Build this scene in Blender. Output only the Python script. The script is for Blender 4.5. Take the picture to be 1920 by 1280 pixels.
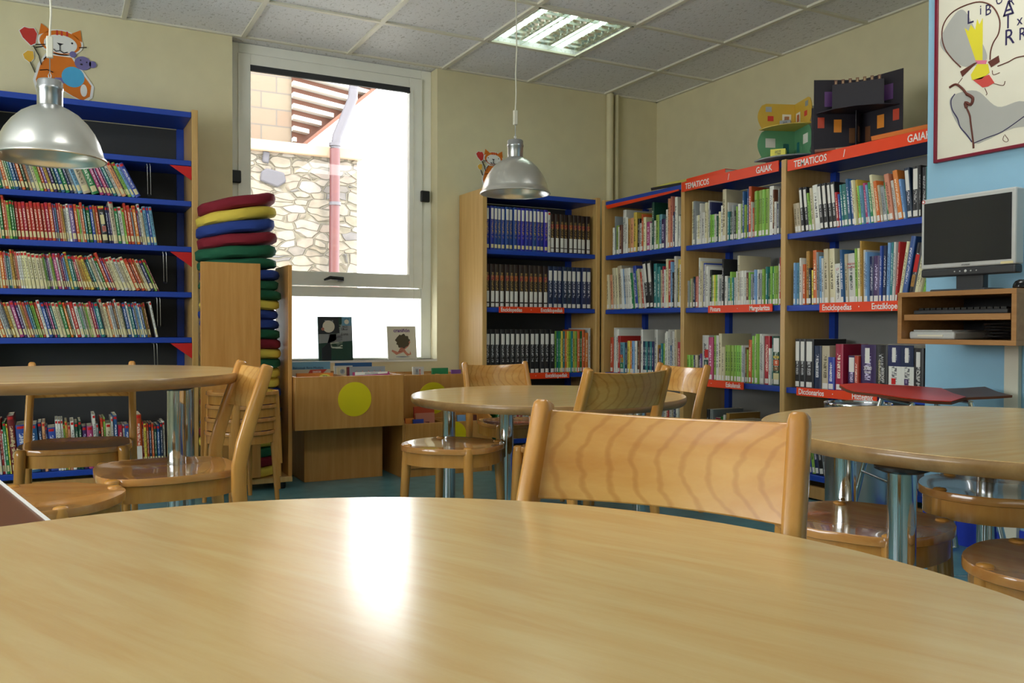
import bpy, bmesh, math, random, re
from mathutils import Vector, Matrix
for o in list(bpy.data.objects): bpy.data.objects.remove(o)
SC = bpy.context.scene
COL = SC.collection
R = math.radians
pi = math.pi

# ------------------------------------------------------------------ camera
YAW, PITCH, ROLL, FPX = 0.4883, -0.0150, 0.0028, 1607.4
CAM = Vector((0, 0, 0.79))
_f = Vector((math.sin(YAW)*math.cos(PITCH), math.cos(YAW)*math.cos(PITCH), math.sin(PITCH)))
_r = Vector((math.cos(YAW), -math.sin(YAW), 0)); _u = _r.cross(_f)
_r2 = _r*math.cos(ROLL)+_u*math.sin(ROLL); _u2 = -_r*math.sin(ROLL)+_u*math.cos(ROLL)
cd = bpy.data.cameras.new('camera'); cam = bpy.data.objects.new('camera', cd); COL.objects.link(cam)
cd.lens = FPX/1920*36; cd.sensor_width = 36; cd.clip_start = .02; cd.clip_end = 200
cam.matrix_world = Matrix(((_r2.x,_u2.x,-_f.x,CAM.x),(_r2.y,_u2.y,-_f.y,CAM.y),(_r2.z,_u2.z,-_f.z,CAM.z),(0,0,0,1)))
SC.camera = cam
cd.dof.use_dof = False

# ------------------------------------------------------------------ exposure, world, lights
SC.view_settings.view_transform = 'Standard'; SC.view_settings.look = 'None'
CEIL_Z = 2.3945
SC.view_settings.exposure = 0.27; SC.view_settings.gamma = 1; SC.view_settings.use_curve_mapping = False
w = bpy.data.worlds.new('world'); SC.world = w; w.use_nodes = True
w.node_tree.nodes['Background'].inputs[0].default_value = (.93, .965, 1, 1)
w.node_tree.nodes['Background'].inputs[1].default_value = 8.0
def light(name, kind, loc, rot, energy, color=(1,1,1), sx=1, sy=1, portal=False):
    l = bpy.data.lights.new(name, kind); o = bpy.data.objects.new(name, l); COL.objects.link(o)
    o.location = loc; o.rotation_euler = rot; l.energy = energy; l.color = color
    if kind == 'AREA':
        l.shape = 'RECTANGLE'; l.size = sx; l.size_y = sy
        if portal: l.cycles.is_portal = True
    return o
s = light('sun', 'SUN', (0,-5,10), (R(26),0,R(20)), 6.0, (1,.95,.86)); s.data.angle = R(.6)
light('window_daylight', 'AREA', (1.46,5.12,1.5), (R(-90),0,0), 1, sx=1.2, sy=1.8, portal=True)
# added fills at the windowless left and rear walls, tilted up toward the ceiling
light('side_daylight_fill', 'AREA', (-2.9,1.8,1.5), (0,R(-126),0), 112, (.93,.97,1), sx=1.5, sy=2.6)
light('rear_fill', 'AREA', (-.6,-2.9,1.0), (R(145),0,0), 22, (1,.97,.92), sx=2.8, sy=1.5)

# the ceiling's other fluorescent panels, above and behind the camera
for k, (x, y) in enumerate(((.62,1.6),(-1.2,2.2),(2.42,1.6))):
    light('ceiling_panel_light', 'AREA', (x,y,CEIL_Z-.02), (0,0,0), 5.5, (1,.99,.95), sx=.56, sy=.56)

# ------------------------------------------------------------------ materials
def lin(c):
    return tuple(((x/255)/12.92 if x/255 <= .04045 else ((x/255+.055)/1.055)**2.4) for x in c)
MATS = {}
def mat(name, rgb, rough=.5, metal=0, bump=0, bscale=200, coat=0, spec=.5):
    m = bpy.data.materials.new(name); m.use_nodes = True; nt = m.node_tree; b = nt.nodes['Principled BSDF']
    b.inputs['Base Color'].default_value = (*lin(rgb), 1); b.inputs['Roughness'].default_value = rough
    b.inputs['Metallic'].default_value = metal; b.inputs['Specular IOR Level'].default_value = spec
    b.inputs['Coat Weight'].default_value = coat
    tc = nt.nodes.new('ShaderNodeTexCoord')
    n = nt.nodes.new('ShaderNodeTexNoise'); n.inputs['Scale'].default_value = bscale; nt.links.new(tc.outputs['Object'], n.inputs['Vector'])
    # a little uneven tone everywhere
    n2 = nt.nodes.new('ShaderNodeTexNoise'); n2.inputs['Scale'].default_value = 9; nt.links.new(tc.outputs['Object'], n2.inputs['Vector'])
    mr = nt.nodes.new('ShaderNodeMapRange'); mr.inputs[3].default_value = .94; mr.inputs[4].default_value = 1.06
    nt.links.new(n2.outputs[0], mr.inputs[0])
    hs = nt.nodes.new('ShaderNodeHueSaturation'); hs.inputs['Color'].default_value = (*lin(rgb), 1)
    nt.links.new(mr.outputs[0], hs.inputs['Value']); nt.links.new(hs.outputs[0], b.inputs['Base Color'])
    if bump:
        bp = nt.nodes.new('ShaderNodeBump'); bp.inputs['Strength'].default_value = bump; bp.inputs['Distance'].default_value = .002
        nt.links.new(n.outputs[0], bp.inputs['Height']); nt.links.new(bp.outputs[0], b.inputs['Normal'])
    MATS[name] = m; return m
def wood(name, c1, c2, rough=.3, axis=0, scale=1.0, stretch=14, coat=.3, cath=0, gen=False, dist=2.5, nmix=.5):
    """grain runs along AXIS (object space)"""
    m = mat(name, c1, rough, coat=coat); nt = m.node_tree; b = nt.nodes['Principled BSDF']
    tc = nt.nodes.new('ShaderNodeTexCoord'); mp = nt.nodes.new('ShaderNodeMapping')
    sc = [stretch*scale]*3; sc[axis] = scale
    mp.inputs['Scale'].default_value = sc
    nt.links.new(tc.outputs['Object'], mp.inputs['Vector'])
    n = nt.nodes.new('ShaderNodeTexNoise'); n.inputs['Scale'].default_value = 1.6; n.inputs['Detail'].default_value = 6; n.inputs['Roughness'].default_value = .62
    n.inputs['Distortion'].default_value = .35
    nt.links.new(mp.outputs[0], n.inputs['Vector'])
    r = nt.nodes.new('ShaderNodeValToRGB'); r.color_ramp.elements[0].position = .36; r.color_ramp.elements[1].position = .66
    r.color_ramp.elements[0].color = (*lin(c1), 1); r.color_ramp.elements[1].color = (*lin(c2), 1)
    nt.links.new(n.outputs[0], r.inputs[0]); last = r.outputs[0]
    if cath:
        # flat-sawn arches: level sets of a distorted field
        wv = nt.nodes.new('ShaderNodeTexWave'); wv.wave_type = 'RINGS'; wv.rings_direction = 'SPHERICAL'
        mp2 = nt.nodes.new('ShaderNodeMapping'); s2 = [1.0,1.0,1.0]; s2[axis] = .36; s2[1] = 0
        mp2.inputs['Scale'].default_value = s2; mp2.inputs['Location'].default_value = (.135,.0,-.588)
        nt.links.new(tc.outputs['Object'], mp2.inputs['Vector']); nt.links.new(mp2.outputs[0], wv.inputs['Vector'])
        wv.inputs['Scale'].default_value = cath; wv.inputs['Distortion'].default_value = dist; wv.inputs['Detail'].default_value = 2
        wv.inputs['Detail Scale'].default_value = 1.4
        r2 = nt.nodes.new('ShaderNodeValToRGB'); r2.color_ramp.elements[0].position = .0; r2.color_ramp.elements[1].position = .22
        r2.color_ramp.elements[0].color = (.66,.5,.34,1); r2.color_ramp.elements[1].color = (1,1,1,1)
        nt.links.new(wv.outputs['Fac'], r2.inputs[0])
        mx = nt.nodes.new('ShaderNodeMix'); mx.data_type = 'RGBA'; mx.blend_type = 'MULTIPLY'; mx.inputs[0].default_value = nmix
        nt.links.new(last, mx.inputs[6]); nt.links.new(r2.outputs[0], mx.inputs[7]); last = mx.outputs[2]
    nt.links.new(last, b.inputs['Base Color'])
    bp = nt.nodes.new('ShaderNodeBump'); bp.inputs['Strength'].default_value = .06; bp.inputs['Distance'].default_value = .001
    nt.links.new(n.outputs[0], bp.inputs['Height']); nt.links.new(bp.outputs[0], b.inputs['Normal'])
    return m
def bookmat(name, rgb, txt):
    """cloth or glossy cover with a printed title running along the spine"""
    m = mat(name, rgb, .38); nt = m.node_tree; b = nt.nodes['Principled BSDF']
    tc = nt.nodes.new('ShaderNodeTexCoord'); sp = nt.nodes.new('ShaderNodeSeparateXYZ'); nt.links.new(tc.outputs['Generated'], sp.inputs[0])
    oi = nt.nodes.new('ShaderNodeObjectInfo')
    mp = nt.nodes.new('ShaderNodeMapping'); mp.inputs['Scale'].default_value = (2.5, .1, 34); nt.links.new(tc.outputs['Generated'], mp.inputs[0])
    ad = nt.nodes.new('ShaderNodeVectorMath'); ad.operation = 'ADD'; nt.links.new(mp.outputs[0], ad.inputs[0]); nt.links.new(oi.outputs['Location'], ad.inputs[1])
    n = nt.nodes.new('ShaderNodeTexNoise'); n.inputs['Scale'].default_value = 1.6; n.inputs['Detail'].default_value = 1; nt.links.new(ad.outputs[0], n.inputs['Vector'])
    def gate(src, a, c):
        g = nt.nodes.new('ShaderNodeMath'); g.operation = 'GREATER_THAN'; g.inputs[1].default_value = a; nt.links.new(src, g.inputs[0])
        l = nt.nodes.new('ShaderNodeMath'); l.operation = 'LESS_THAN'; l.inputs[1].default_value = c; nt.links.new(src, l.inputs[0])
        p = nt.nodes.new('ShaderNodeMath'); p.operation = 'MULTIPLY'; nt.links.new(g.outputs[0], p.inputs[0]); nt.links.new(l.outputs[0], p.inputs[1]); return p.outputs[0]
    g1 = gate(sp.outputs[0], .3, .7); g2 = gate(sp.outputs[2], .27, .82); g3 = gate(n.outputs[0], .5, 1); g4 = gate(sp.outputs[1], -1, .06)
    cur = g1
    for g in (g2, g3, g4):
        p = nt.nodes.new('ShaderNodeMath'); p.operation = 'MULTIPLY'; nt.links.new(cur, p.inputs[0]); nt.links.new(g, p.inputs[1]); cur = p.outputs[0]
    f = nt.nodes.new('ShaderNodeMath'); f.operation = 'MULTIPLY'; f.inputs[1].default_value = .9; nt.links.new(cur, f.inputs[0])
    hs = nt.nodes.new('ShaderNodeHueSaturation'); hs.inputs['Color'].default_value = (*lin(rgb), 1)
    mr = nt.nodes.new('ShaderNodeMapRange'); mr.inputs[3].default_value = .72; mr.inputs[4].default_value = 1.2; nt.links.new(oi.outputs['Random'], mr.inputs[0]); nt.links.new(mr.outputs[0], hs.inputs['Value'])
    mr2 = nt.nodes.new('ShaderNodeMapRange'); mr2.inputs[3].default_value = .475; mr2.inputs[4].default_value = .525; nt.links.new(oi.outputs['Random'], mr2.inputs[0]); nt.links.new(mr2.outputs[0], hs.inputs['Hue'])
    mx = nt.nodes.new('ShaderNodeMix'); mx.data_type = 'RGBA'; nt.links.new(f.outputs[0], mx.inputs[0]); nt.links.new(hs.outputs[0], mx.inputs[6])
    mx.inputs[7].default_value = (*lin(txt), 1); nt.links.new(mx.outputs[2], b.inputs['Base Color'])
    return m

M = MATS
mat('wall_cream', (226,217,178), .85, bump=.15, bscale=250)
mat('wall_blue', (150,196,222), .8, bump=.12, bscale=250)
mat('wall_outside', (228,224,214), .9)
mat('skirting_blue', (28,58,190), .5)
mat('frame_white', (246,246,236), .35)
mat('white', (240,240,235), .5); mat('offwhite', (228,224,205), .6)
mat('black', (18,18,20), .4); mat('black_gloss', (14,14,16), .15)
mat('dark_grey', (52,54,56), .6); mat('back_panel', (62,64,66), .7); mat('shaded_wall_grey', (150,150,146), .75)
mat('shelf_blue', (22,66,172), .42)
mat('red_marker', (205,20,18), .6); mat('sign_orange', (240,66,6), .45)
mat('label_white', (232,230,222), .5); mat('label_cream', (222,212,160), .5); mat('dot_red', (205,22,20), .4)
mat('pages', (226,218,196), .8)
mat('chrome', (205,210,215), .08, 1); mat('steel', (190,192,195), .28, 1); mat('alu', (226,225,220), .3, 1)
mat('mirror_alu', (225,230,225), .16, 1); mat('wire', (170,172,172), .3, 1)
mat('silver_plastic', (196,198,196), .35); mat('charcoal', (50,52,56), .45); mat('screen', (26,28,38), .12)
mat('maroon_cloth', (128,18,38), .85, bump=.4, bscale=90); mat('yellow_cloth', (226,200,78), .85, bump=.4, bscale=90)
mat('blue_cloth', (34,62,142), .85, bump=.4, bscale=90); mat('green_cloth', (20,92,62), .85, bump=.4, bscale=90)
mat('yellow_dot', (222,204,0), .5)
mat('red_laminate', (214,52,30), .3)
mat('frame_burgundy', (124,10,42), .35)
mat('orange_fur', (226,122,22), .6); mat('bear_blue', (120,112,168), .6); mat('shirt_blue', (80,178,224), .6); mat('heart_red', (206,54,44), .6); mat('heart_yellow', (240,186,60), .6)
mat('hair_olive', (88,80,62), .8); mat('ink', (28,24,32), .6); mat('pink', (226,120,150), .6)
mat('drain_copper', (77,38,38), .45); mat('zinc', (73,70,75), .5); mat('eave_brown', (91,54,36), .7); mat('eave_white', (176,172,165), .7)
mat('slate', (70,68,73), .8); mat('coping', (140,119,98), .8)
mat('dusk', (30,24,36), .55); mat('room_yellow', (206,168,58), .5); mat('room_green', (92,150,110), .5); mat('lamp_glow', (230,140,40), .5); mat('violet', (98,60,118), .5)
mat('brown_laminate', (104,56,28), .35)
wood('table_top', (223,182,118), (229,198,138), .2, axis=0, scale=2.6, stretch=8, coat=0)
M['table_top'].node_tree.nodes['Principled BSDF'].inputs['Specular IOR Level'].default_value = .75
wood('table_edge', (150,112,66), (176,138,88), .28, axis=0, scale=2, stretch=6)
wood('chair_wood', (196,134,58), (212,154,76), .26, axis=2, scale=2, stretch=8, coat=.35)
wood('chair_back_wood', (208,146,68), (224,172,94), .2, axis=0, scale=2, stretch=5, coat=.4, cath=25, dist=2.4, nmix=.5)
wood('seat_wood', (188,124,60), (206,148,82), .14, axis=1, scale=2.5, stretch=7, coat=.5)
wood('beech_panel', (200,158,92), (212,174,110), .4, axis=2, scale=1.6, stretch=16, coat=.1)
wood('oak_box', (186,130,60), (202,148,78), .38, axis=2, scale=1.5, stretch=15, coat=.1)
wood('shelf_edge_wood', (186,140,78), (200,158,96), .4, axis=2, scale=2, stretch=14, coat=.1)
wood('station_wood', (160,112,62), (176,130,78), .4, axis=1, scale=2, stretch=12, coat=.1)

def floor_mat():
    m = mat('linoleum', (92,142,150), .32); nt = m.node_tree; b = nt.nodes['Principled BSDF']
    tc = nt.nodes.new('ShaderNodeTexCoord'); n = nt.nodes.new('ShaderNodeTexNoise'); n.inputs['Scale'].default_value = 14; n.inputs['Detail'].default_value = 8
    nt.links.new(tc.outputs['Object'], n.inputs['Vector']); r = nt.nodes.new('ShaderNodeValToRGB')
    r.color_ramp.elements[0].position = .35; r.color_ramp.elements[1].position = .65
    r.color_ramp.elements[0].color = (*lin((84,134,142)),1); r.color_ramp.elements[1].color = (*lin((104,156,162)),1)
    nt.links.new(n.outputs[0], r.inputs[0]); nt.links.new(r.outputs[0], b.inputs['Base Color'])
floor_mat()
def tile_mat():
    m = mat('ceiling_tile', (236,236,236), .9); nt = m.node_tree; b = nt.nodes['Principled BSDF']
    tc = nt.nodes.new('ShaderNodeTexCoord'); n = nt.nodes.new('ShaderNodeTexNoise'); n.inputs['Scale'].default_value = 75; n.inputs['Detail'].default_value = 3; n.inputs['Distortion'].default_value = .8
    mp = nt.nodes.new('ShaderNodeMapping'); mp.inputs['Scale'].default_value = (1,.55,1)
    nt.links.new(tc.outputs['Object'], mp.inputs[0]); nt.links.new(mp.outputs[0], n.inputs['Vector']); r = nt.nodes.new('ShaderNodeValToRGB')
    r.color_ramp.elements[0].position = .33; r.color_ramp.elements[1].position = .42
    r.color_ramp.elements[0].color = (*lin((204,203,200)),1); r.color_ramp.elements[1].color = (*lin((240,240,240)),1)
    nt.links.new(n.outputs[0], r.inputs[0]); nt.links.new(r.outputs[0], b.inputs['Base Color'])
    bp = nt.nodes.new('ShaderNodeBump'); bp.inputs['Strength'].default_value = .5; bp.inputs['Distance'].default_value = .003
    nt.links.new(n.outputs[0], bp.inputs['Height']); nt.links.new(bp.outputs[0], b.inputs['Normal'])
tile_mat()
def stone_mats():
    # coursed rubble: stretched cells with mortar joints
    m = mat('rubble_stone', (106,98,87), .9); nt = m.node_tree; b = nt.nodes['Principled BSDF']
    tc = nt.nodes.new('ShaderNodeTexCoord'); mp = nt.nodes.new('ShaderNodeMapping'); mp.inputs['Scale'].default_value = (3.4,3.4,8.2)
    nn = nt.nodes.new('ShaderNodeTexNoise'); nn.inputs['Scale'].default_value = 3; nt.links.new(tc.outputs['Object'], nn.inputs['Vector'])
    mxv = nt.nodes.new('ShaderNodeMix'); mxv.data_type = 'RGBA'; mxv.blend_type = 'LINEAR_LIGHT'; mxv.inputs[0].default_value = .07
    nt.links.new(tc.outputs['Object'], mxv.inputs[6]); nt.links.new(nn.outputs['Color'], mxv.inputs[7])
    nt.links.new(mxv.outputs[2], mp.inputs[0])
    v = nt.nodes.new('ShaderNodeTexVoronoi'); v.inputs['Scale'].default_value = 1.65; v.feature = 'DISTANCE_TO_EDGE'; v.inputs['Randomness'].default_value = .75; nt.links.new(mp.outputs[0], v.inputs['Vector'])
    v2 = nt.nodes.new('ShaderNodeTexVoronoi'); v2.inputs['Scale'].default_value = 1.65; v2.inputs['Randomness'].default_value = .75; nt.links.new(mp.outputs[0], v2.inputs['Vector'])
    r = nt.nodes.new('ShaderNodeValToRGB'); e = r.color_ramp.elements; e[0].color = (*lin((102,93,81)),1); e[1].color = (*lin((116,110,104)),1)
    for p, c in ((.12,(80,78,80)),(.2,(106,97,83)),(.55,(115,108,98)),(.8,(108,96,86))):
        x = e.new(p); x.color = (*lin(c),1)
    sp = nt.nodes.new('ShaderNodeSeparateColor'); nt.links.new(v2.outputs['Color'], sp.inputs[0]); nt.links.new(sp.outputs[0], r.inputs[0])
    g = nt.nodes.new('ShaderNodeMapRange'); g.inputs[1].default_value = .02; g.inputs[2].default_value = .07; nt.links.new(v.outputs[0], g.inputs[0])
    mx = nt.nodes.new('ShaderNodeMix'); mx.data_type = 'RGBA'; mx.inputs[6].default_value = (*lin((92,86,73)),1)
    nt.links.new(g.outputs[0], mx.inputs[0]); nt.links.new(r.outputs[0], mx.inputs[7])
    n = nt.nodes.new('ShaderNodeTexNoise'); n.inputs['Scale'].default_value = 14; n.inputs['Detail'].default_value = 6; nt.links.new(tc.outputs['Object'], n.inputs['Vector'])
    m3 = nt.nodes.new('ShaderNodeMix'); m3.data_type = 'RGBA'; m3.blend_type = 'SOFT_LIGHT'; m3.inputs[0].default_value = .6
    nt.links.new(mx.outputs[2], m3.inputs[6]); nt.links.new(n.outputs[0], m3.inputs[7]); nt.links.new(m3.outputs[2], b.inputs['Base Color'])
    bp = nt.nodes.new('ShaderNodeBump'); bp.inputs['Strength'].default_value = .9; bp.inputs['Distance'].default_value = .03
    nt.links.new(g.outputs[0], bp.inputs['Height']); nt.links.new(bp.outputs[0], b.inputs['Normal'])
    # sandstone blocks
    m = mat('sandstone_block', (100,84,71), .85); nt = m.node_tree; b = nt.nodes['Principled BSDF']
    tc = nt.nodes.new('ShaderNodeTexCoord'); mp = nt.nodes.new('ShaderNodeMapping'); mp.inputs['Rotation'].default_value = (R(90),0,0)
    nt.links.new(tc.outputs['Object'], mp.inputs[0]); br = nt.nodes.new('ShaderNodeTexBrick'); nt.links.new(mp.outputs[0], br.inputs[0])
    br.inputs['Scale'].default_value = 1; br.inputs['Brick Width'].default_value = .30; br.inputs['Row Height'].default_value = .165; br.inputs['Mortar Size'].default_value = .008
    br.inputs['Color1'].default_value = (*lin((100,81,66)),1); br.inputs['Color2'].default_value = (*lin((103,92,76)),1); br.inputs['Mortar'].default_value = (*lin((84,78,71)),1)
    nt.links.new(br.outputs[0], b.inputs['Base Color'])
stone_mats()
def emit(name, rgb, s):
    m = mat(name, rgb, .5); b = m.node_tree.nodes['Principled BSDF']; b.inputs['Emission Color'].default_value = (*lin(rgb),1); b.inputs['Emission Strength'].default_value = s
emit('tube_light', (235,255,240), 5)
def glass_mat():
    m = bpy.data.materials.new('window_glass'); m.use_nodes = True; nt = m.node_tree; nt.nodes.clear()
    o = nt.nodes.new('ShaderNodeOutputMaterial'); t = nt.nodes.new('ShaderNodeBsdfTransparent'); g = nt.nodes.new('ShaderNodeBsdfGlossy'); g.inputs['Roughness'].default_value = .02
    f = nt.nodes.new('ShaderNodeFresnel'); f.inputs[0].default_value = 1.45; mx = nt.nodes.new('ShaderNodeMixShader')
    nt.links.new(f.outputs[0], mx.inputs[0]); nt.links.new(t.outputs[0], mx.inputs[1]); nt.links.new(g.outputs[0], mx.inputs[2]); nt.links.new(mx.outputs[0], o.inputs[0]); M['window_glass'] = m
    m = bpy.data.materials.new('frosted_glass'); m.use_nodes = True; nt = m.node_tree; nt.nodes.clear()
    o = nt.nodes.new('ShaderNodeOutputMaterial'); t = nt.nodes.new('ShaderNodeBsdfTranslucent'); t.inputs[0].default_value = (.92,.95,1,1); g = nt.nodes.new('ShaderNodeBsdfGlossy'); g.inputs['Roughness'].default_value = .15
    mx = nt.nodes.new('ShaderNodeMixShader'); mx.inputs[0].default_value = .05
    nt.links.new(t.outputs[0], mx.inputs[1]); nt.links.new(g.outputs[0], mx.inputs[2]); nt.links.new(mx.outputs[0], o.inputs[0]); M['frosted_glass'] = m
glass_mat()
PAL = {'r':((196,34,30),(250,230,210),'red'),'d':((118,24,34),(240,210,170),'maroon'),'o':((226,104,34),(250,235,205),'orange'),'y':((232,206,70),(60,60,60),'yellow'),
 'm':((200,154,58),(70,45,20),'mustard'),'c':((220,210,168),(90,80,60),'cream'),'w':((226,226,216),(70,70,80),'white'),'s':((150,158,160),(60,60,70),'grey'),
 'k':((28,28,30),(190,190,190),'black'),'n':((26,42,84),(210,210,220),'navy'),'b':((38,84,160),(230,230,240),'blue'),'l':((110,168,208),(30,50,90),'pale blue'),
 't':((30,128,130),(220,235,230),'teal'),'g':((24,128,58),(230,240,220),'green'),'f':((20,70,48),(210,220,200),'dark green'),'e':((142,196,70),(40,70,30),'lime'),
 'p':((112,66,140),(235,220,240),'purple'),'v':((64,34,96),(220,210,240),'violet'),'i':((196,62,120),(250,225,235),'pink'),'h':((112,64,36),(230,200,150),'brown'),'a':((222,140,104),(110,40,30),'salmon')}
def soft(c, k=.13):
    g_ = sum(c)/3; return tuple(x*(1-k)+(g_*.7+58)*k for x in c)
for k, (c, t, n) in PAL.items(): bookmat('cover_'+k, soft(c), t)
bookmat('encyclopedia_blue', (26,60,150), (190,160,90)); bookmat('encyclopedia_brown', (48,34,28), (170,140,80)); bookmat('band_red', (150,26,30), (200,160,90))

# ------------------------------------------------------------------ mesh helpers
class MB:
    def __init__(s): s.v = []; s.f = []; s.m = []; s.sm = []; s.slots = []
    def slot(s, n):
        if n not in s.slots: s.slots.append(n)
        return s.slots.index(n)
    def add(s, vs, fs, m, smooth=False):
        b = len(s.v); s.v += [tuple(v) for v in vs]; i = s.slot(m)
        for f in fs: s.f.append([b+x for x in f]); s.m.append(i); s.sm.append(smooth)
        return s
    def box(s, x0, x1, y0, y1, z0, z1, m, mt=None):
        vs = [(x,y,z) for z in (z0,z1) for y in (y0,y1) for x in (x0,x1)]
        if mt: vs = [mt @ Vector(v) for v in vs]
        return s.add(vs, [(0,2,3,1),(4,5,7,6),(0,1,5,4),(2,6,7,3),(0,4,6,2),(1,3,7,5)], m)
    def prism(s, poly, h0, h1, m, axis='z', mt=None):
        n = len(poly); q = {'z': lambda a,b,h:(a,b,h), 'y': lambda a,b,h:(a,h,b), 'x': lambda a,b,h:(h,a,b)}[axis]
        vs = [q(a,b,h0) for a,b in poly]+[q(a,b,h1) for a,b in poly]
        if mt: vs = [mt @ Vector(v) for v in vs]
        return s.add(vs, [list(range(n)), list(range(2*n-1,n-1,-1))]+[(i,(i+1)%n,n+(i+1)%n,n+i) for i in range(n)], m)
    def lathe(s, prof, m, n=40, c=(0,0), close=True, smooth=True, mt=None):
        vs = []; fs = []
        for r, z in prof:
            for i in range(n):
                a = 2*pi*i/n; vs.append((c[0]+r*math.cos(a), c[1]+r*math.sin(a), z))
        k = len(prof)
        for j in range(k-1):
            for i in range(n): fs.append((j*n+i, j*n+(i+1)%n, (j+1)*n+(i+1)%n, (j+1)*n+i))
        if close: fs.append(list(range(n-1,-1,-1))); fs.append([(k-1)*n+i for i in range(n)])
        if mt: vs = [mt @ Vector(v) for v in vs]
        return s.add(vs, fs, m, smooth)
    def sweep(s, pts, rad, m, n=12, side=(1,0,0), power=1.0, cap=True):
        """tube; rad = list of (a, b): a along SIDE, b across; rounded ends"""
        P = [Vector(p) for p in pts]; k = len(P)
        rad = [(r if isinstance(r, tuple) else (r,r)) for r in (rad if isinstance(rad, list) else [rad]*k)]
        vs = []; fs = []
        for j in range(k):
            t = (P[min(j+1,k-1)]-P[max(j-1,0)]).normalized(); sd = Vector(side); sd = (sd-t*sd.dot(t))
            if sd.length < 1e-4: sd = Vector((0,1,0)); sd = sd-t*sd.dot(t)
            sd.normalize(); ot = t.cross(sd); a, b = rad[j]
            for i in range(n):
                an = 2*pi*i/n; cx, cy = math.cos(an), math.sin(an)
                cx = math.copysign(abs(cx)**power, cx); cy = math.copysign(abs(cy)**power, cy)
                vs.append(P[j]+sd*a*cx+ot*b*cy)
        for j in range(k-1):
            for i in range(n): fs.append((j*n+i, j*n+(i+1)%n, (j+1)*n+(i+1)%n, (j+1)*n+i))
        if cap: fs.append(list(range(n-1,-1,-1))); fs.append([(k-1)*n+i for i in range(n)])
        return s.add(vs, fs, m, True)
    def build(s, name, parent=None, loc=None, bevel=0, seg=2, kind=None, label=None, autosm=True):
        me = bpy.data.meshes.new(name); me.from_pydata(s.v, [], s.f); me.update()
        for n in s.slots: me.materials.append(M[n])
        me.polygons.foreach_set('material_index', s.m); me.polygons.foreach_set('use_smooth', s.sm)
        bm = bmesh.new(); bm.from_mesh(me); bmesh.ops.recalc_face_normals(bm, faces=bm.faces); bm.to_mesh(me); bm.free(); me.set_sharp_from_angle(angle=R(42))
        o = bpy.data.objects.new(name, me); COL.objects.link(o)
        if parent: o.parent = parent
        if loc: o.location = loc
        if bevel:
            md = o.modifiers.new('bevel', 'BEVEL'); md.width = bevel; md.segments = seg; md.limit_method = 'ANGLE'; md.angle_limit = R(40)
        if kind: o['kind'] = kind
        if label: o['label'] = label
        return o
def tag(o, label, cat, group=None):
    o['label'] = label; o['category'] = cat
    if group: o['group'] = group
    return o
def thing(name, label, cat, loc=(0,0,0), rz=0, group=None):
    o = bpy.data.objects.new(name, None); COL.objects.link(o); o.empty_display_size = .05
    o.location = loc; o.rotation_euler = (0,0,rz); return tag(o, label, cat, group)
def copy_tree(o, parent=None):
    c = o.copy(); COL.objects.link(c)
    if parent: c.parent = parent
    for ch in list(o.children): copy_tree(ch, c)
    return c
def place(o, loc, rz=0, sc=1, label=None, group=None):
    o.location = loc; o.rotation_euler = (0,0,rz); o.scale = (sc,sc,sc)
    if label: o['label'] = label
    if group: o['group'] = group
    return o
def text(s, size, m, parent, mtx, name='lettering', align='LEFT', squash=1.0, bold=0.0):
    c = bpy.data.curves.new(name, 'FONT'); c.body = s; c.size = size; c.extrude = .0003; c.align_x = align; c.offset = bold; c.resolution_u = 2
    c.materials.append(M[m]); t = bpy.data.objects.new('t', c); COL.objects.link(t)
    bpy.context.view_layer.update(); me = bpy.data.meshes.new_from_object(t); bpy.data.objects.remove(t)
    o = bpy.data.objects.new(name, me); COL.objects.link(o); o.parent = parent; o.matrix_local = mtx @ Matrix.Diagonal((squash,1,1,1)); return o
def face_mtx(o, right, up):
    """text lying in the plane spanned by right and up"""
    r = Vector(right).normalized(); u = Vector(up).normalized(); n = r.cross(u)
    return Matrix(((r.x,u.x,n.x,o[0]),(r.y,u.y,n.y,o[1]),(r.z,u.z,n.z,o[2]),(0,0,0,1)))
def at(u, v=600.0):
    return _r2*(u-960)+_u2*(-(v-640))+_f*FPX
def at_y(u, Y, v=600.0): d = at(u, v); return d.x*Y/d.y
def at_x(u, X, v=600.0): d = at(u, v); return d.y*X/d.x
def circ(cx, cy, rx, ry=None, n=24, a0=0, a1=360):
    ry = ry or rx; full = abs(a1-a0) >= 360
    return [(cx+rx*math.cos(R(a0+(a1-a0)*i/(n if full else n-1))), cy+ry*math.sin(R(a0+(a1-a0)*i/(n if full else n-1)))) for i in range(n)]

# ------------------------------------------------------------------ room
D, W, CEIL = 4.907, 3.764, 2.3945
XL, YR = -3.0, -3.0
WX0, WX1, WZ0, WZ1 = .86, 2.08, .60, CEIL      # window opening
TH = .22
MB().box(XL-.1,W+.1,YR-.1,D+TH,-.1,0,'linoleum').build('floor', kind='structure')
g = MB(); hx0, hx1, hy0, hy1 = 2.130, 2.704, 3.727, 4.302; cz0, cz1 = CEIL+.005, CEIL+.12
g.box(XL-.1,hx0,YR-.1,D+TH,cz0,cz1,'ceiling_tile'); g.box(hx1,W+.1,YR-.1,D+TH,cz0,cz1,'ceiling_tile'); g.box(hx0,hx1,YR-.1,hy0,cz0,cz1,'ceiling_tile'); g.box(hx0,hx1,hy1,D+TH,cz0,cz1,'ceiling_tile'); g.box(hx0,hx1,hy0,hy1,cz1-.02,cz1,'ceiling_tile')
g.build('ceiling', kind='structure')
g = MB()
g.box(XL-.1,WX0,D,D+TH,0,CEIL,'wall_cream'); g.box(WX1,W+.1,D,D+TH,0,CEIL,'wall_cream'); g.box(WX0,WX1,D,D+TH,0,WZ0,'wall_cream')
g.build('wall_back', kind='structure')
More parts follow.
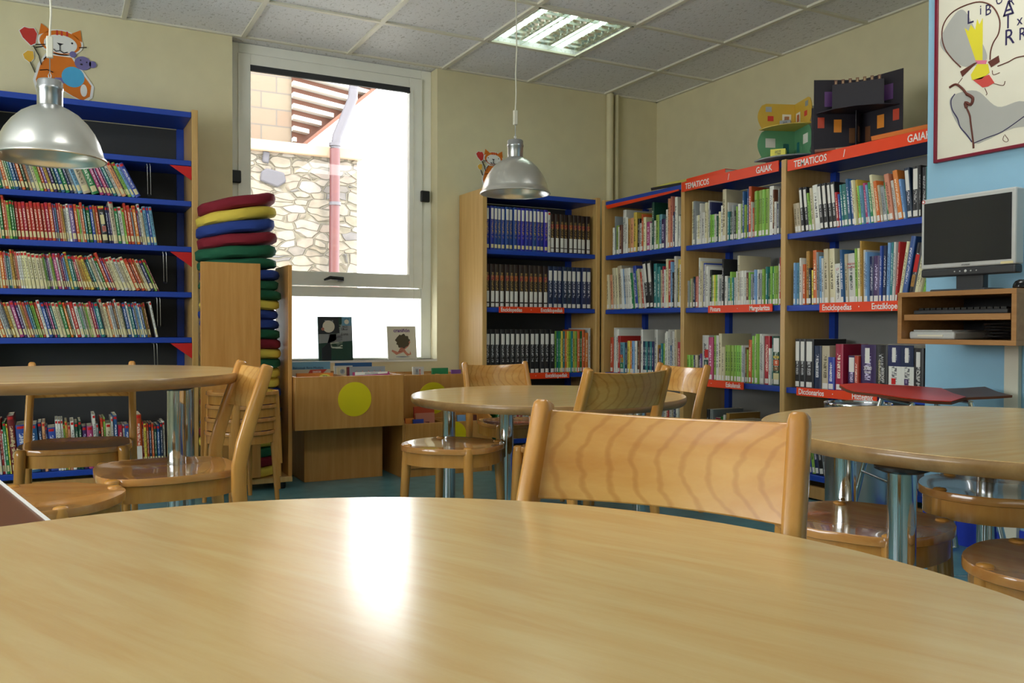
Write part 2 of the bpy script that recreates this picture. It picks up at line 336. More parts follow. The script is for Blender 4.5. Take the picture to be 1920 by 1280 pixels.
MB().box(W,W+.1,YR,D,0,CEIL,'wall_cream').build('wall_right', kind='structure')
MB().box(XL-.1,XL,YR,D,0,CEIL,'wall_cream').build('wall_left', kind='structure')
MB().box(XL,W,YR-.1,YR,0,CEIL,'wall_cream').build('wall_rear', kind='structure')
PX, PY = 2.93, 2.15
MB().box(PX,W,YR,PY,0,CEIL,'wall_blue').build('wall_pillar', kind='structure')
MB().box(PX-.006,PX,YR,PY,0,.10,'skirting_blue').build('baseboard_pillar', kind='structure')
# ceiling grid of metal tees
g = MB()
xs = [(i+.526)*.6 for i in range(-6,6)]; ys = [(7.191-j)*.6 for j in range(0,12)]
for x in xs: g.box(x-.012,x+.012,YR,D,CEIL-.006,CEIL+.006,'offwhite')
for y in ys: g.box(XL,W,y-.012,y+.012,CEIL-.0055,CEIL+.006,'offwhite')
g.box(XL,W,D-.02,D,CEIL-.004,CEIL+.006,'offwhite'); g.box(W-.02,W,PY,D,CEIL-.004,CEIL+.006,'offwhite')
g.build('trim_1', kind='structure', label='white metal grid of the suspended ceiling')
# pipes in the corner
for x, r_, lab in ((3.345,.024,'thicker cream heating pipe rising beside the corner'), (3.405,.016,'thinner cream heating pipe next to the thicker one in the corner')):
    g = MB(); g.lathe([(r_,0),(r_,CEIL)], 'wall_cream', 20, (x, D-r_-.004)); tag(g.build('heating_pipe'), lab, 'pipe', 'heating pipes in the corner')

# window
YW = D+.095
win = thing('window_1', 'tall white framed window with black handle and hinges over the low sill', 'window'); win['kind'] = 'structure'
del win['category']
def ring(g, x0, x1, z0, z1, t, y0, y1, m, tl=None, tr=None, tb=None, tt=None):
    tl = tl or t; tr = tr or t; tb = tb or t; tt = tt or t
    g.box(x0,x0+tl,y0,y1,z0,z1,m); g.box(x1-tr,x1,y0,y1,z0,z1,m); g.box(x0+tl,x1-tr,y0,y1,z0,z0+tb,m); g.box(x0+tl,x1-tr,y0,y1,z1-tt,z1,m)
g = MB(); ring(g, WX0, WX1, WZ0, WZ1, .05, YW, YW+.06, 'frame_white', tr=.068, tt=.055, tb=.012); g.box(WX0+.05,WX1-.068,YW,YW+.06,.975,1.035,'frame_white')
g.build('window_frame', win, bevel=.003)
g = MB(); ring(g, .905, 2.015, 1.04, 2.335, .068, YW-.014, YW+.045, 'frame_white', tl=.07, tr=.086, tb=.082, tt=.062)
sash = g.build('sash', win, bevel=.003)
MB().box(.97,1.935,YW+.02,YW+.026,1.12,2.275,'window_glass').build('pane', sash)
MB().box(.905,2.02,YW+.02,YW+.026,.61,.98,'frosted_glass').build('pane', win, label='frosted lower pane')
g = MB(); g.box(.972,1.932,YW-.016,YW-.004,2.248,2.275,'charcoal'); g.box(.972,1.932,YW-.02,YW-.002,2.24,2.25,'dark_grey'); g.build('rolled_blind', win, label='dark slatted blind rolled up at the top')
for x, z in ((.86,1.637),(2.0,1.61)):
    MB().box(x,x+.058,YW-.035,YW-.012,z-.035,z+.035,'black').build('hinge', win, bevel=.006, label='black hinge block')
g = MB(); g.sweep([(1.385,YW-.05,1.072),(1.42,YW-.052,1.086),(1.5,YW-.05,1.08)],[(.008,.006),(.009,.011),(.009,.013)],'black',side=(0,1,0)); g.box(1.475,1.505,YW-.045,YW-.012,1.068,1.092,'black')
g.build('handle', win, label='black handle')
g = MB(); g.sweep([(1.952,YW-.02,2.26),(1.955,YW-.02,1.1),(1.958,YW-.018,.9)],.0012,'offwhite',n=6); g.build('blind_cord', win)
MB().box(WX0,WX1,D-.005,YW,WZ0-.012,WZ0+.0,'frame_white').build('window_sill', win)

# outside
MB().box(-12,14,D+TH+.02,30,-.6,-.5,'wall_outside').build('ground', kind='structure')
g = MB(); g.box(-1.5,2.56,8.0,8.5,-.5,2.40,'rubble_stone'); st = g.build('stone_wall'); tag(st, 'rubble stone garden wall in sunlight seen through the window', 'wall')
g = MB(); g.box(-1.5,2.60,7.95,8.55,2.40,2.50,'coping'); g.build('coping', st, bevel=.01)
for P_ in ([(1.66,2.30),(1.72,2.29),(1.73,2.40),(1.67,2.41)],[(1.64,2.13),(1.80,2.08),(1.88,2.14),(1.86,2.22),(1.70,2.25),(1.65,2.21)]):
    MB().prism(P_,7.975,8.01,'slate','y').build('dark_stone', st, bevel=.015, label='blue-grey stone')
g = MB(); g.box(.2,2.10,8.7,9.4,2.3,4.2,'sandstone_block'); hb = g.build('stone_building'); tag(hb, 'sandstone block building rising behind the garden wall', 'building')
e = thing('roof_eave', 'sloping timber eave with brown boards and white battens beside the sandstone building', 'roof')
A = Vector((2.10,8.75,3.62)); Bv = Vector((2.10,8.75,2.53)); Cv = Vector((3.05,8.75,3.42))
g = MB(); g.prism([(2.10,2.55),(2.98,3.33),(3.3,3.7),(2.10,3.9)],8.72,8.78,'eave_brown','y'); g.build('soffit', e)
def hitx(z): return 2.10+(z-2.55)/.78*.88 if z > 2.55 else 2.1
for k in range(10):
    z = 2.66+k*.112; x1 = hitx(z-.1)+.02
    MB().prism([(2.10,z),(x1,z-.13*(x1-2.1)),(x1,z-.13*(x1-2.1)+.04),(2.10,z+.04)],8.62,8.725,'eave_white','y').build('batten', e)
MB().prism([(2.08,2.50),(3.2,3.50),(3.2,3.545),(2.08,2.545)],8.6,8.74,'eave_brown','y').build('fascia_board', e)
g = MB(); g.sweep([(2.50,7.86,3.3),(2.47,7.86,2.95),(2.32,7.86,2.58),(2.30,7.86,2.46)],.045,'zinc',n=14)
dp = g.build('drainpipe'); tag(dp, 'grey and copper drainpipe running down the sunlit stone wall', 'pipe')
g = MB(); g.sweep([(2.30,7.86,2.46),(2.29,7.86,1.2),(2.29,7.86,-.5)],.048,'drain_copper',n=14); g.build('lower_pipe', dp, label='copper brown lower pipe')
for z in (2.5,1.95): MB().lathe([(.056,z-.015),(.056,z+.015)],'zinc',14,(2.30,7.86)).build('pipe_clip', dp)

# ------------------------------------------------------------------ bookcases
SH = .028
def bookcase(name, label, x0, x1, zs, top, left_w, right_w, mtx, back, depth=.335, plinth=.095, group=None, topm='shelf_blue'):
    """local frame: x along the shelf fronts, y into the case"""
    o = bpy.data.objects.new(name, None); COL.objects.link(o); o.matrix_world = mtx; tag(o, label, 'bookcase', group)
    pw = .03
    if left_w: MB().box(x0,x0+pw,0,depth,0,top+.012,'beech_panel').build('side_panel', o, bevel=.003)
    if right_w: MB().box(x1-pw,x1,0,depth,0,top+.012,'beech_panel').build('side_panel', o, bevel=.003)
    a = x0+(pw if left_w else 0)+.001; b = x1-(pw if right_w else 0)-.001
    MB().box(a,b,depth-.012,depth-.002,plinth,top-.03,back).build('back_panel', o)  # in the side-wall cases its grey stands in for the wall in shade
    MB().box(a,b,.01,depth-.02,top-SH,top,topm).build('top_board', o, bevel=.002)
    for z in zs: MB().box(a,b,.012,depth-.04,z-SH,z-.001,'shelf_blue').build('shelf', o, bevel=.002)
    MB().box(a,b,.02,.04,.01,plinth-.03,'shelf_edge_wood').build('plinth', o)
    for x in (a,b-.035): MB().box(x,x+.035,depth-.038,depth-.013,plinth,top-SH-.002,'shelf_blue').build('upright', o)
    return o
ML = Matrix.Translation((0,4.565,0))
MR = Matrix(((0,1,0,3.065),(-1,0,0,0),(0,0,1,0),(0,0,0,1)))
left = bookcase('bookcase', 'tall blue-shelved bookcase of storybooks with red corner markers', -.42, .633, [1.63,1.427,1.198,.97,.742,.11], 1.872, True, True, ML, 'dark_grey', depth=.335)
for (xa,za,xb,zb) in ((.50,1.598,.602,1.53),(.50,1.168,.602,1.095),(.50,.712,.602,.635)):
    m = MB(); m.prism([(xa,za),(xb,za),(xb,zb)],.004,.0085,'red_marker','y'); m.build('corner_marker', left, label='red triangular corner marker')
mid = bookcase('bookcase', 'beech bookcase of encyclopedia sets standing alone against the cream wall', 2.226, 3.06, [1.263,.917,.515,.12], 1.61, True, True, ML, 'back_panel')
rb1 = bookcase('bookcase', 'bookcase in the corner without a sign on its top edge', -4.56, -3.775, [1.254,.912,.517,.12], 1.594, True, False, MR, 'shaded_wall_grey')
rb2 = bookcase('bookcase', 'bookcase with the Pintura Margolaritza sign', -3.775, -3.03, [1.251,.908,.517,.12], 1.594, True, False, MR, 'shaded_wall_grey')
rb3 = bookcase('bookcase', 'bookcase with the Diccionarios Hiztegiak sign next to the blue pillar', -3.03, -2.175, [1.246,.905,.515,.12], 1.588, True, True, MR, 'shaded_wall_grey')
def sign(case, x0, x1, z0, z1, words, size, tilt=0, lab=None):
    m = MB(); m.box(x0,x1,-.006,-.001,z0,z1,'sign_orange'); s = m.build('shelf_sign', case, label=lab or 'orange shelf sign')
    for x, t, al in words: text(t, size, 'white', s, face_mtx((x,-.0065,(z0+z1)/2-size*.33),(1,0,0),(0,0,1)), align=al, squash=.82, bold=.0006)
sx = lambda u: at_y(u, 4.565)
sign(mid, sx(935), sx(1057), .885, .922, [(sx(938),'Enciclopedias','LEFT'),(sx(995),'·','CENTER'),(sx(1054),'Entziklopediak','RIGHT')], .033, lab='orange Enciclopedias sign')
sign(mid, sx(945), sx(1067), .483, .52, [(sx(948),'Enciclopedias','LEFT'),(sx(1004),'·','CENTER'),(sx(1063),'Entziklopediak','RIGHT')], .033, lab='orange Enciclopedias sign')
ry = lambda u: -at_x(u, 3.065)
sign(rb2, ry(1278), ry(1459), 1.548, 1.60, [(ry(1285),'TEMATICOS','LEFT'),(ry(1366),'/','CENTER'),(ry(1447),'GAIAK','RIGHT')], .044, lab='orange TEMATICOS GAIAK sign')
sign(rb3, ry(1476), ry(1750), 1.538, 1.59, [(ry(1488),'TEMATICOS','LEFT'),(ry(1582),'/','CENTER'),(ry(1744),'GAIAK','RIGHT')], .044, lab='orange TEMATICOS GAIAK sign')
sign(rb2, ry(1329), ry(1449), .876, .914, [(ry(1333),'Pintura','LEFT'),(ry(1384),'·','CENTER'),(ry(1445),'Margolaritza','RIGHT')], .034, lab='orange Pintura Margolaritza sign')
sign(rb2, ry(1300), ry(1396), .484, .522, [(ry(1336),'·','CENTER'),(ry(1391),'Eskulanak','RIGHT')], .034, lab='orange Eskulanak sign')
sign(rb3, ry(1538), ry(1725), .868, .910, [(ry(1543),'Enciclopedias','LEFT'),(ry(1612),'·','CENTER'),(ry(1704),'Entziklopediak','RIGHT')], .037, lab='orange Enciclopedias sign')
sign(rb3, ry(1496), ry(1647), .482, .52, [(ry(1500),'Diccionarios','LEFT'),(ry(1564),'·','CENTER'),(ry(1640),'Hiztegiak','RIGHT')], .036, lab='orange Diccionarios Hiztegiak sign')
m = MB(); m.prism([(-4.52,1.57),(-3.80,1.57),(-3.80,1.562),(-3.9,1.556),(-4.2,1.55),(-4.5,1.545)],.002,.009,'sign_orange','y'); m.build('shelf_sign', rb1, label='curled orange sign strip under the top board')

# ------------------------------------------------------------------ books
BANDS = {
 'S': [('lo',.012,.040,'label_cream'),('hi',.018,.006,'dot_red')],
 'N': [('lo',.006,.030,'label_white')],
 'B': [('lo',.010,.032,'label_cream'),('fr',.70,.95,'label_white')],
 'K': [('lo',.004,.026,'label_white'),('fr',.13,.38,'label_white'),('fr',.62,.74,'band_red')],
 'D': [('lo',.004,.028,'label_white'),('fr',.66,.90,'label_white')],
 'T': [('lo',.006,.030,'label_white'),('fr',.55,.95,'label_white')],
 'V': [('fr',.05,.42,'label_white')],
 'P': []}
def book_mesh(name, wd, dp, h, cover, style, face=None):
    x = [(0,dp),(0,.004),(.16*wd,.0006),(.5*wd,0),(.84*wd,.0006),(wd,.004),(wd,dp)]
    n = len(x); bands = []
    for b in BANDS[style]:
        if b[0] == 'lo': bands.append((b[1],b[2],b[3]))
        elif b[0] == 'hi': bands.append((h-b[1],h-b[2],b[3]))
        else: bands.append((b[1]*h,b[2]*h,b[3]))
    bands.sort(); zs = [0]; bm_ = []
    for a, b, mm in bands: zs += [a,b]; bm_ += [None,mm]
    zs.append(h); bm_.append(None)
    me = MB(); base = me.slot(cover); pg = me.slot('pages')
    k = len(zs); me.v = [(px,py,z) for z in zs for px,py in x]
    for j in range(k-1):
        for i in range(n-1):
            me.f.append([j*n+i,j*n+i+1,(j+1)*n+i+1,(j+1)*n+i]); me.m.append(me.slot(bm_[j]) if (bm_[j] and i in (2,3)) else base); me.sm.append(False)
        me.f.append([j*n+n-1,j*n,(j+1)*n,(j+1)*n+n-1]); me.m.append(pg); me.sm.append(False)
    me.f.append(list(range(n-1,-1,-1))); me.m.append(base); me.sm.append(False)
    # recessed page block inside the top edge
    t = min(.0022, wd*.22); b = len(me.v); T = (k-1)*n
    inner = [(t,dp-.0005),(t,.008),(.16*wd+t*.5,.006),(.5*wd,.0055),(.84*wd-t*.5,.006),(wd-t,.008),(wd-t,dp-.0005)]
    me.v += [(px,py,h) for px,py in inner]; me.v += [(px,py,h-.004) for px,py in inner]
    for i in range(n-1):
        me.f.append([T+i,T+i+1,b+i+1,b+i]); me.m.append(base); me.sm.append(False)
        me.f.append([b+i,b+i+1,b+n+i+1,b+n+i]); me.m.append(pg); me.sm.append(False)
    me.f.append([T+n-1,T,b,b+n-1]); me.m.append(base); me.sm.append(False)
    me.f.append([b+n-1,b,b+n,b+n+n-1]); me.m.append(pg); me.sm.append(False)
    me.f.append([b+n+i for i in range(n)]); me.m.append(pg); me.sm.append(False)
    return me
ORD = ['first','second','third','fourth','fifth','sixth','seventh','eighth','ninth','tenth','eleventh','twelfth','thirteenth','fourteenth','fifteenth','sixteenth','seventeenth','eighteenth','nineteenth','twentieth','twenty-first','twenty-second','twenty-third','twenty-fourth','twenty-fifth','twenty-sixth','twenty-seventh','twenty-eighth','twenty-ninth','thirtieth']
rnd = random.Random(7)
SPECIAL = {}
def row(spec, u0, u1, case, z, side, name, cat, place_, group, dstyle='S', lean=((0,0),(1,0)), hdef=17, hvar=1.6, dep=.15, noun='book', hmul=1.0):
    """spec tokens: colour letter, width in px, optional h<cm>, optional .<style>, optional :<key>; side 'L' = case on the back wall, 'R' = case on the side wall"""
    toks = re.findall(r'([a-zA-Z_])(\d+)(?:h(\d+))?(?:\.([A-Z]))?(?:\:(\w+))?', spec)
    tot = sum(int(t[1]) for t in toks); k = (u1-u0)/tot; cnt = {}; names = [PAL[t[0]][2] for t in toks if t[0] != '_']
    cum = 0; out = []
    coord = (lambda u: at_y(u,4.565)) if side == 'L' else (lambda u: -at_x(u,3.065))
    mtx = ML if side == 'L' else MR
    q = 0
    for (c, wpx, h, stl, key) in toks:
        a = coord(u0+cum*k); cum += int(wpx); b = coord(u0+cum*k)
        if c == '_': continue
        fr = (cum/tot); ln = 0
        for (f0,d0),(f1,d1) in zip(lean, lean[1:]):
            if f0 <= fr <= f1: ln = d0+(d1-d0)*(fr-f0)/max(f1-f0,1e-6)
        wd = (b-a)*math.cos(R(ln))*.965
        hh = (int(h) if h else hdef+rnd.uniform(-hvar,hvar))/100*hmul
        cover = 'cover_'+c
        if stl == 'B': cover = 'encyclopedia_blue'
        if stl == 'K': cover = 'encyclopedia_brown'
        st_ = stl or dstyle
        o = book_mesh(name, wd, dep+rnd.uniform(-.01,.01) + (.04 if hh > .22 else 0), hh, cover, st_).build(name)
        back = .022+rnd.uniform(0,.012)
        loc = Vector((a if ln >= 0 else b-wd*math.cos(R(ln)), back, z+.0002+(wd*math.sin(R(-ln)) if ln < 0 else 0)))
        o.matrix_world = mtx @ Matrix.Translation(loc) @ Matrix.Rotation(-R(ln),4,'Y')
        col = PAL[c][2]; cnt[col] = cnt.get(col,0)+1; tot_c = names.count(col)
        adj = 'thick ' if wd > .028 else 'thin ' if wd < .008 else ''
        lead = 'only' if tot_c == 1 else ORD[cnt[col]-1]
        lab = f'{lead} {col} {noun} {place_}' if tot_c == 1 else f'{lead} {col} {noun} from the left {place_}'
        tag(o, lab, cat, group)
        if key: SPECIAL[key] = (o, wd, hh)
        out.append(o)
    return out

L_ = 'row of storybooks'
row("c5 f4 f4 e4 w2 g11 s4 o5 c3 g4 t3 b6 n4 o6 f5 a5 s6 c6 e5 o5 p5 m5 v6 f5 b7 g7 n5 s6 l8 c13 g13 i6 v5 i5 v4 t6 w7 a7 k2 e6 l5 b9",
    -30, 268, left, 1.427, 'L', 'storybook', 'book', "on the highest book row, red-marker bookcase", 'storybooks on the highest filled shelf', lean=((0,12),(.5,18),(1,27)), hdef=17.6, hvar=.5)
row("o6 c2 g6h19 r6h20 a3 e5 g6 g3 r7 r7 r7 r7 r7 r7 r7 r7 r7 r7 p3 l4 r5 a4 m3 w6 w5 p9 o6 e3 c3 o5h19 t4 g8 b6 m4 o5 k13:comic n5 v3 c9h21 g6 w8h18 e4 r5h20 r7h19 s3 o7h19 v3 w5h20 c4 l7h19 b5h19 l6h19",
    -4, 297, left, 1.198, 'L', 'storybook', 'book', "on the second book row, red-marker bookcase", 'storybooks on the second filled shelf', lean=((0,6),(1,8.5)), hdef=17.6, hvar=.4)
row("m5 m4 c4 o6 r3 s3 t5 s3 m5h18 h4h18 a4 w5 w3 c6 c6 c7 c8 c8 c5 e3 f3 p4 w4 e4 f2 i6 w4 r5 p3 l4 y6h18 t7 f3 r6 c3 m6 m5 y7 k3 t6 c6 w5h18 g5 r6h19 p4 r4 c9 c6 w7 c6 c8 r7 d3 o6 m4 c6 n7 e5 d3",
    -8, 301, left, .970, 'L', 'storybook', 'book', "on the third book row, red-marker bookcase", 'storybooks on the third filled shelf', lean=((0,5),(.5,12),(.62,20),(1,23)), hdef=16.8, hvar=.5)
row("r3 b5 p7 c4 o6 w4 s7h18 k2 m6 c6 i8 v6 w3 m5 a5 l4 t4 e4 e3 o6 w6h18 b7 n3 i4 t5 c7 c6 g7 o5 f3 w4 r7 w7 g3 s5 c4 e3 c6 r5 p3 t8 k2 c6h19 c5 o4 w4 s4 h4 w4h19 c6 f2 b7 w4 t6 b4 c2 l5 w3 b4 m3 h4 _8 w4h18",
    -14, 298, left, .742, 'L', 'storybook', 'book', "on the fourth book row, red-marker bookcase", 'storybooks on the fourth filled shelf', lean=((0,17),(.5,14),(1,11)), hdef=17.2, hvar=.5)
row("w5h27 r5h27 w3 g6h26 y3h25 d13h29:peter b20h24:bluea b20h24:blueb n8h25 a6h25 n3 b15h22:vio w5h26 w5h26 w4h26 e3 m5h25 a5 w7h25 f7h24 f6h25 v9h22 i11h22 w6h28 s4 k4h20 r5h26 e4h26 c10h23 w4h26 b8h27 r8h22 w4h22 b8h22 _3 n4h22 p4h22 r12h27:fat d3 y5h22 r4h22 n5h22 r4h22 f5h21 b6h21 n5h22 w4",
    -2, 312, left, .11, 'L', 'storybook', 'book', "on the lowest shelf of the red-marker bookcase", 'large storybooks on the lowest shelf', lean=((0,5),(1,2)), hdef=23, hvar=1, hmul=.93)
E_ = 'encyclopedia_volume'
row("c10h22.P:facee "+" ".join(["b7h26.B"]*16)+" w5h25 "+" ".join(["h8h24.K"]*9), 905, 1111, mid, 1.263, 'L', E_, 'encyclopedia', 'on the highest shelf of the encyclopedia bookcase', 'encyclopedia volumes on the highest shelf', dep=.2, hdef=25, noun='volume')
row(" ".join(["h9h26.K"]*14)+" "+" ".join(["n9h26.D"]*9), 905, 1113, mid, .917, 'L', E_, 'encyclopedia', 'on the middle shelf of the encyclopedia bookcase', 'encyclopedia volumes on the middle shelf', dep=.2, noun='volume')
row(" ".join(["k9h27.D"]*15)+" e4h26.N t4h26.N g3h26.N y4h26.N t4h26.N o3h26.N y4h26.N e4h26.N t3h26.N y4h26.N e4h26.N o5h26.N g4h26.N r5h27.N o6h25.N w4h28.N", 905, 1112, mid, .515, 'L', E_, 'encyclopedia', 'on the third shelf of the encyclopedia bookcase', 'volumes on the third shelf', dep=.2, noun='volume')
row("g6 y6 e6 w5 r6 w6 s6 r6 g5 w5 b6 r6 w6 c6 e6 y5 n6 w6", 935, 1113, mid, .12, 'L', E_, 'encyclopedia', 'on the lowest shelf of the encyclopedia bookcase', 'volumes on the lowest shelf', 'N', dep=.2, hdef=25, noun='volume')
RB = 'reference_book'
def rrow(spec, u0, u1, case, z, where, key, **kw): row(spec, u0, u1, case, z, 'R', RB, 'book', where, key, kw.pop('dstyle','N'), dep=.17, **kw)
rrow("w3h17 s2h24 e5h18 w2h17 h5h18 w6h27 w5h22 m5h21 a6h21 y6h24 k4h20 w6h17 r3h22 c5h20 i7h17 w3h16 f4h28 w4h17 e6h20 l5h20 v7h17 w2h17 w4h22 a4h28 a4h29 w3h18 n2h20 w5h28 s3h18 w3h17 s3h17", 1142, 1271, rb1, 1.254, 'on the highest shelf of the corner bookcase', 'reference books, highest shelf, corner bookcase')
rrow("c6h22 a5h22 c6h26 c5h26 c8h27 w3h25 l4h25 w4h25 w4h25 w5h25 g3h22 w3h22 b6h26 e2h23 c4h24 o3h22 w4h24 k8h28.T k8h28.T t6h26 t6h24 c3h22 w2h22 r3h24 w3h22 c4h28 r6h27 l4h26 k3h20 w4h29 f2h22 y5h27 w4h24", 1131, 1271, rb1, .912, 'on the second shelf of the corner bookcase', 'reference books, second shelf, corner bookcase', lean=((0,3),(.5,8),(.62,10),(.63,1),(1,0)))
rrow("r6h22 w3h28 w5h27 r5h23 l9h19:igi n4h19 y5h20 o4h20 l5h20 w4h20 f3h20 h4h20 w4h27 n5h20 t5h20 n4h20 t4h20 n4h20 w6h27 m3h18 v5h16 t3h19 e4h19 w3h25 w3h26 w4h27 b4h18 w5h26 c4h27 r6h20 s5h27", 1138, 1272, rb1, .517, 'on the third shelf of the corner bookcase', 'reference books, third shelf, corner bookcase')
rrow("w4 c3 e3 w4 s3 w3 w4 k3 w3 t4 n4 w3 g3 w4 s3 w5 n4 w3 t4 s5 w4 r4 w4 c4 n4 w4 c5", 1150, 1272, rb1, .12, 'on the lowest shelf of the corner bookcase', 'reference books, lowest shelf, corner bookcase', hdef=25)
rrow("c4h24 s5h24 w4h16 c5h16 w4h22 w6h17 c5h22 w3h23 n4h22 e3h15 e5h15 w4h15 f3h14 c5h16 w6h19 c8h27 w3h20 t4h15 f4h15 s5h18 k4h15 e4h17 w5h18 e5h18 b4h24 e4h17 b3h25 r6h26 w2h18 o3h15 e6h23 e3h23 e5h23 e5h23 e6h23 e7h23 w9h24 h4h22 w4h16 n4h15 s3h22 h5h22", 1288, 1457, rb2, 1.251, 'on the highest shelf of the Pintura bookcase', 'reference books, highest shelf, Pintura bookcase')
rrow("s3h15 e4h16 c3h16 f4h17 n3h16 a6h17 w4h27 c5h25 b5h24 w4h23 w5h22 k5h20 e5h17 w2h17 y3h17 e4h17 w3h17 s5h15 w3h17 k5h25 w6h16 t5h15 e5h18 t4h15 w4h15 w3h18 w2h26 c4h26 w5h18 w5h18 w4h18 h6h17 e4h17 s5h16 n4h14 l5h18 w4h18 k4h16 s5h16 e5h18 f3h17 t5h19 f3h16 e5h19 g4h19 e5h19 e6h19 w3h20 r3h23 l2h26", 1282, 1458, rb2, .908, 'on the second shelf of the Pintura bookcase', 'reference books, second shelf, Pintura bookcase')
rrow("w2h17 e6h13 e6h13 n3h13 c5h13 k5h13 p4h14 w13h24:face i9h23 e5h24 w6h24 c6h25 c5h18 e7h19 e5h19 e6h19 e5h19 e5h19 e6h19 w3h19 s5h18 h3h18 e3h17 o6h22 e4h24 c5h24 e5h25 w5h25 w6h24 r10h24 w5h18 t3h24 f16h24:finfo", 1280, 1457, rb2, .517, 'on the third shelf of the Pintura bookcase', 'reference books, third shelf, Pintura bookcase')
rrow("k5h24 s6h24 t4h18 r8h20 g4h21 w4h22 m6h23 h6h20 "+" ".join(["k6h20.V"]*15), 1318, 1457, rb2, .12, 'on the lowest shelf of the Pintura bookcase', 'reference books, lowest shelf, Pintura bookcase', lean=((0,0),(.3,-3),(1,-9)))
rrow("c7h14 c6h14 k6h21.T k7h21.T e4h18 e3h14 c5h20 w10h21 k7h21.T k8h21.T k7h21.T k8h21.T r5h16 b4h15 t5h19 t8h19 b6h21 b5h20 c5h20 y5h20 e4h17 l5h17 i5h18 l4h17 g6h18 c6h21 o7h18 c5h16 s8h15 g4h17 a9h20 w6h17 o9h21 l5h17 _3 n10h21.T k12h21.T k4h21 k9h20 t9h20", 1480, 1735, rb3, 1.246, 'on the highest shelf of the Diccionarios bookcase', 'reference books, highest shelf, Diccionarios bookcase', lean=((0,6),(.5,6),(.72,9),(.86,9),(.87,1),(1,0)))
rrow("l4h20 l4h20 h3h17 w4h22 r5h19 m6h25 k5h17 y4h16 o7h25 s5h24 l4h22 w4h21 c8h25 c10h25 w12h18:laseta b6h24 c6h22 w12h22:trucos e5h24 c5h24 m4h27 w5h23 l5h22 n8h20 v11h20 b5h24 n7h24 l6h25 t5h25 w5h25 r4h25 c6h25 b9h27 k12h24:comics c7h23 c7h22 e6h22 c7h22 w6h21", 1480, 1736, rb3, .905, 'on the second shelf of the Diccionarios bookcase', 'reference books, second shelf, Diccionarios bookcase', lean=((0,0),(.42,3),(.52,1),(.75,-2),(.77,-9),(1,-13)))
rrow("k9h23.T k9h23.T k14h23.T n12h20.P:oxford c13h20 b11h15:longman r13h21 _7 v13h16.T r7h16 _1 v26h21.P:three k20h21.P:gran w22h21.P:nwa w22h21.P:nwb k17h20.P:que k14h20", 1482, 1740, rb3, .515, 'on the third shelf of the Diccionarios bookcase', 'dictionaries on the third shelf, Diccionarios bookcase', hdef=20)
rrow("w5 y5 o5 b3 e5 n6 k7 s6 n6 c5 w5 r5 b6 w5", 1492, 1590, rb3, .12, 'on the lowest shelf of the Diccionarios bookcase', 'reference books, lowest shelf, Diccionarios bookcase', hdef=24, lean=((0,8),(1,10)))
def spine_text(key, s, size, m='white', z=.1, up=True, sq=1, x=.5):
    o, wd, hh = SPECIAL[key]
    mt = face_mtx((wd*x+size*.33, -.0006, z),(0,0,1),(-1,0,0)) if up else face_mtx((wd*x,-.0006,z),(1,0,0),(0,0,1))
    text(s, size, m, o, mt, align='LEFT' if up else 'CENTER', squash=sq)
def spine_quad(key, x0, x1, z0, z1, m, name='cover_panel'):
    o, wd, hh = SPECIAL[key]; MB().box(x0*wd,x1*wd,-.0005,.002,z0*hh,z1*hh,m).build(name, o)
spine_text('peter','Peter Pan',.03,'label_cream',.05); spine_text('three','3000',.024,'label_white',.10,False,.9); spine_text('three','hiztegia',.011,'label_white',.088,False)
spine_quad('three',.32,.62,.62,.93,'label_white'); spine_quad('three',.1,.85,.03,.14,'label_white')
spine_text('que','Qué es Qué',.022,'label_white',.02); spine_quad('que',.3,.7,.62,.92,'label_white')
for k in ('nwa','nwb'):
    spine_quad(k,0,1,.58,1,'cover_n'); o, wd, hh = SPECIAL[k]
    MB().box(.3*wd,.62*wd,-.0015,.002,.22*hh,.34*hh,'dot_red' if k == 'nwa' else 'cover_v').build('emblem', o); MB().box(.35*wd,.62*wd,-.0015,.002,.66*hh,.95*hh,'label_white').build('spine_label', o)
spine_text('gran','GRAN DICCIONARIO',.013,'label_cream',.02,True,1,.35); spine_text('gran','ESPAÑOL',.015,'label_white',.05,True,1,.7)
spine_text('oxford','OXFORD',.02,'label_white',.055); spine_text('longman','LONGMAN',.013,'label_white',.06); spine_text('laseta','Todo y juega a adivinanzas',.0095,'ink',.02); spine_text('laseta','L7',.014,'dot_red',.15,False)
spine_text('trucos','TRUCOS',.011,'dot_red',.17,False); spine_text('trucos','CARTAS',.011,'dot_red',.155,False)
spine_quad('trucos',.3,.6,.45,.55,'cover_f'); spine_quad('comics',.2,.8,.5,.8,'dot_red'); spine_quad('comics',.2,.7,.25,.45,'cover_m')
spine_quad('comic',.25,.8,.5,.75,'label_cream'); spine_quad('comic',.3,.85,.3,.45,'cover_a'); spine_quad('comic',.1,.9,.93,.98,'cover_y')
spine_quad('face',.45,.95,.5,.68,'dot_red'); spine_quad('face',.35,.95,.22,.45,'cover_f'); spine_text('igi','IGI',.014,'cover_n',.165,False)
spine_quad('igi',.1,.7,.5,.6,'cover_o'); spine_quad('igi',.3,.8,.35,.5,'cover_y'); spine_quad('igi',.1,.8,.15,.32,'cover_g')
for a, b, c in ((.55,.6,'cover_y'),(.4,.52,'cover_o'),(.3,.38,'cover_h'),(.12,.25,'label_cream'),(.68,.96,'label_white')): spine_quad('finfo',.15,.85,a,b,c)
spine_quad('fat',.1,.9,.06,.38,'label_white')
